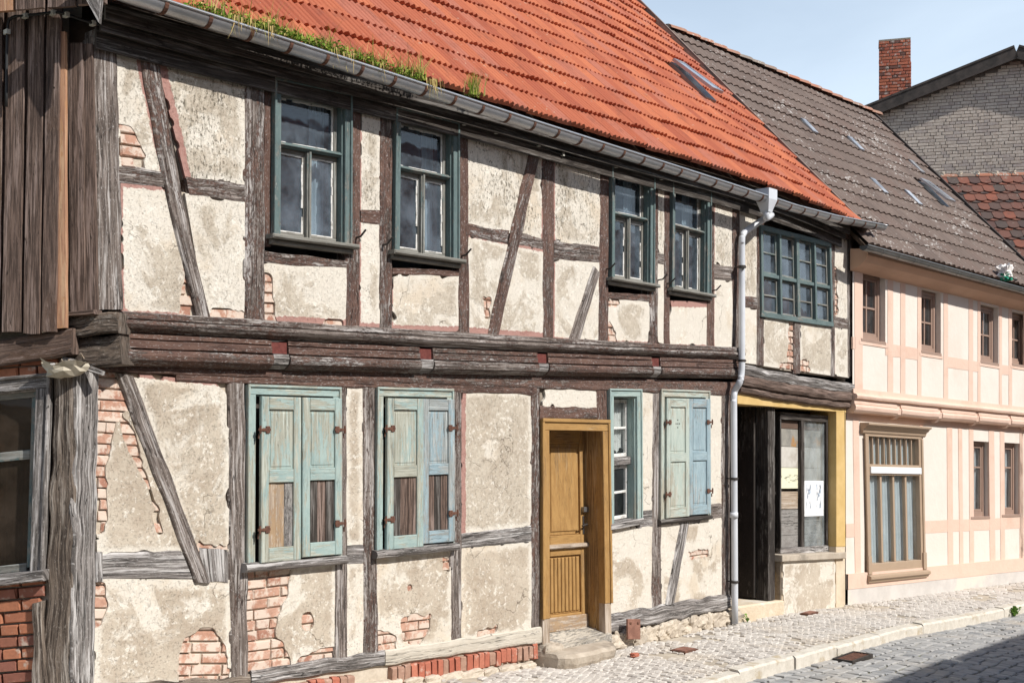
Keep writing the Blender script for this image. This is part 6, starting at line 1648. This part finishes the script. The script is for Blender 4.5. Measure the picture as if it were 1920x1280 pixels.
# ------------------------------------------------------------------ houses across the street (behind the camera): they shade the road and stand in the windows' reflections
def opposite(x0, x1, yf, eave, mat, label):
    o = empty('opposite_house', ((x0 + x1) / 2, yf, gz(x0)), label, 'house', 'houses across the street')
    mb = MB(); d_ = 8; rz = eave + (d_ / 2) * math.tan(R(37))
    wall3(mb, [(x0, yf, -3), (x1, yf, -3), (x1, yf, eave), (x0, yf, eave)][::-1]); wall3(mb, [(x0, yf - d_, -3), (x1, yf - d_, -3), (x1, yf - d_, eave), (x0, yf - d_, eave)])
    for xx in (x0, x1): wall3(mb, [(xx, yf, -3), (xx, yf - d_, -3), (xx, yf - d_, eave), (xx, yf - d_ / 2, rz), (xx, yf, eave)])
    mb.build('wall', mat, o)
    mb = MB(); dn = .06; pt_ = R(37)
    for sg in (1, -1):
        us = Vector((0, -sg * math.cos(pt_), math.sin(pt_))); un = Vector((0, sg * math.sin(pt_), math.cos(pt_))); yy = yf if sg == 1 else yf - d_
        og = Vector((x0 - .05, yy, eave)) - us * .3
        for i in range(17): rbox(mb, og + us * (i * .32), 0, x1 - x0 + .1, 0, .36, .0, .04, Vector((1, 0, 0)), us, un, lift=.02)
    mb.build('roof', TILER, o)
    for fl in range(2):
        x = x0 + .9
        while x < x1 - 1.4:
            z0_ = gz(x) + .9 + fl * 2.5
            if z0_ + 1.3 < eave:
                mb = MB(); box3(mb, x - .06, x + .96, yf - .02, yf + .03, z0_ - .06, z0_ + 1.36); w = mb.build('window', BROWNF, o); mb = MB(); box3(mb, x, x + .9, yf - .01, yf + .035, z0_, z0_ + 1.3); mb.build('pane', GLASS, w)
            x += 1.9
OY = -8.75
opposite(-9, 2.5, OY, 5.6, OPPW, 'plain rendered house across the street, behind the photographer')
opposite(2.6, 13.0, OY, 5.48, OPPW, 'long rendered house across the street with tiled roof')
opposite(13.1, 24, OY + .25, 5.2, CREAM, 'cream house across the street, further down the hill')
opposite(24.1, 34, OY - .6, 4.4, OPPW, 'rendered house across the street, furthest down the hill')

# ------------------------------------------------------------------ small things on the ground
c_ = GRATE.copy()
gr = empty('drain_grate', c_, 'rusty slotted iron drain grate set in the road beside the kerb', 'drain grate')
mb = MB(); 
for (x0, x1, y0, y1) in ((-.24, .24, -.11, -.09), (-.24, .24, .09, .11), (-.24, -.22, -.09, .09), (.22, .24, -.09, .09)): box3(mb, c_.x + x0, c_.x + x1, c_.y + y0, c_.y + y1, c_.z - .06, c_.z + .02)
mb.build('frame', IRONB, gr)
for i in range(5): mb = MB(); yy = -.086 + i * .037; box3(mb, c_.x - .219, c_.x + .219, c_.y + yy, c_.y + yy + .02, c_.z - .05, c_.z + .012); mb.build('bar', IRON, gr)
mb = MB(); box3(mb, c_.x - .22, c_.x + .22, c_.y - .09, c_.y + .09, c_.z - .1, c_.z - .06); mb.build('pit', IRONB, gr)
for (px, py, sx_, sy_, lb) in ((1283, 1217, .12, .09, 'small rusty iron cover in the pavement before the teal shuttered window'), (1517, 1148, .13, .06, 'flat rusty iron cover at the foot of the shop wall')):
    c_ = gpt(px, py, .012); mb = MB(); box3(mb, c_.x - sx_, c_.x + sx_, c_.y - sy_, c_.y + sy_, c_.z - .03, c_.z + .004); cv = mb.build('cover', IRON, None)
    cv.name = 'iron_cover'; tag(cv, lb, 'cover', 'iron covers in the pavement')
    mb = MB(); box3(mb, c_.x - sx_ * .75, c_.x + sx_ * .75, c_.y - sy_ * .75, c_.y + sy_ * .75, c_.z + .003, c_.z + .009); mb.build('lid', RUST, cv)
p = LO.at(1188, 1178); mb = MB(); qn = Q(LO.off(.12), (1177, 1160), (1201, 1160), (1201, 1198), (1178, 1198)); qbox(mb, qn, 0, qn.w, 0, qn.h, -.02, .0, .003)
rp = tag(mb.build('rusty_plate', RUST), 'square rusty steel plate leaning on the plinth right of the doorstep', 'plate')
mb = MB(); qbox(mb, qn, .03, .06, .03, .05, 0, .008, .002); qbox(mb, qn, qn.w - .06, qn.w - .03, .03, .05, 0, .008, .002); mb.build('rivet', IRON, rp)
c_ = gpt(1190, 1227, .02); tag(lump('brick_fragment', tuple(c_), (.045, .03, .02), BRICKR, None, seed=9, amp=.3), 'small orange brick fragment lying on the pavement', 'rubble')
def weed(px, py, n, size, label, road_=False):
    c_ = gpt(px, py, .0, road_)
    if road_ and size > .1: c_.y = min(c_.y, ky(c_.x) - .15); c_.z = road_z(c_.x, c_.y) + .012
    w = empty('weed', c_, label, 'weed', 'weeds in the kerb and wall joints'); mb = MB(); rr = random.Random(px)
    stm = MB()
    for i in range(n):
        a = rr.uniform(0, 6.28); rad = rr.uniform(.02, 1) * size; hgt = size * rr.uniform(.3, 1.1); tip = c_ + Vector((math.cos(a) * rad, math.sin(a) * rad * .6, hgt))
        tube(stm, [c_, c_.lerp(tip, .6) + Vector((0, 0, hgt * .2)), tip], .0025, 4)
        d_ = (tip - c_).normalized(); s_ = d_.cross(Vector((0, 0, 1))).normalized() * size * .32; l_ = size * .5
        k = mb.add([tip - d_ * l_ * .4, tip + s_ * .7 + Vector((0, 0, .004)), tip + d_ * l_ * .25 + s_ * .5, tip + d_ * l_ * .6 - Vector((0, 0, size * .15)), tip + d_ * l_ * .25 - s_ * .5, tip - s_ * .7 + Vector((0, 0, .004))]); mb.face((k, k + 1, k + 2, k + 3, k + 4, k + 5))
    mb.build('leaves', LEAF, w); stm.build('stem', LEAF, w)
weed(1402, 1166, 12, .085, 'small green weed at the foot of the grey downpipe')
weed(1847, 1151, 34, .12, 'low green weed growing in the gutter channel below the kerb', True)
weed(1910, 1138, 30, .12, 'green weed at the kerb, furthest down the street', True)
weed(753, 1275, 10, .05, 'tiny green weed at the foot of the rowlock bricks')
weed(1576, 1232, 10, .05, 'tiny weed sprouting beside the drain grate', True)

n_ = len(bpy.data.objects); print('objects', n_, 'panels', PANEL_N[0])
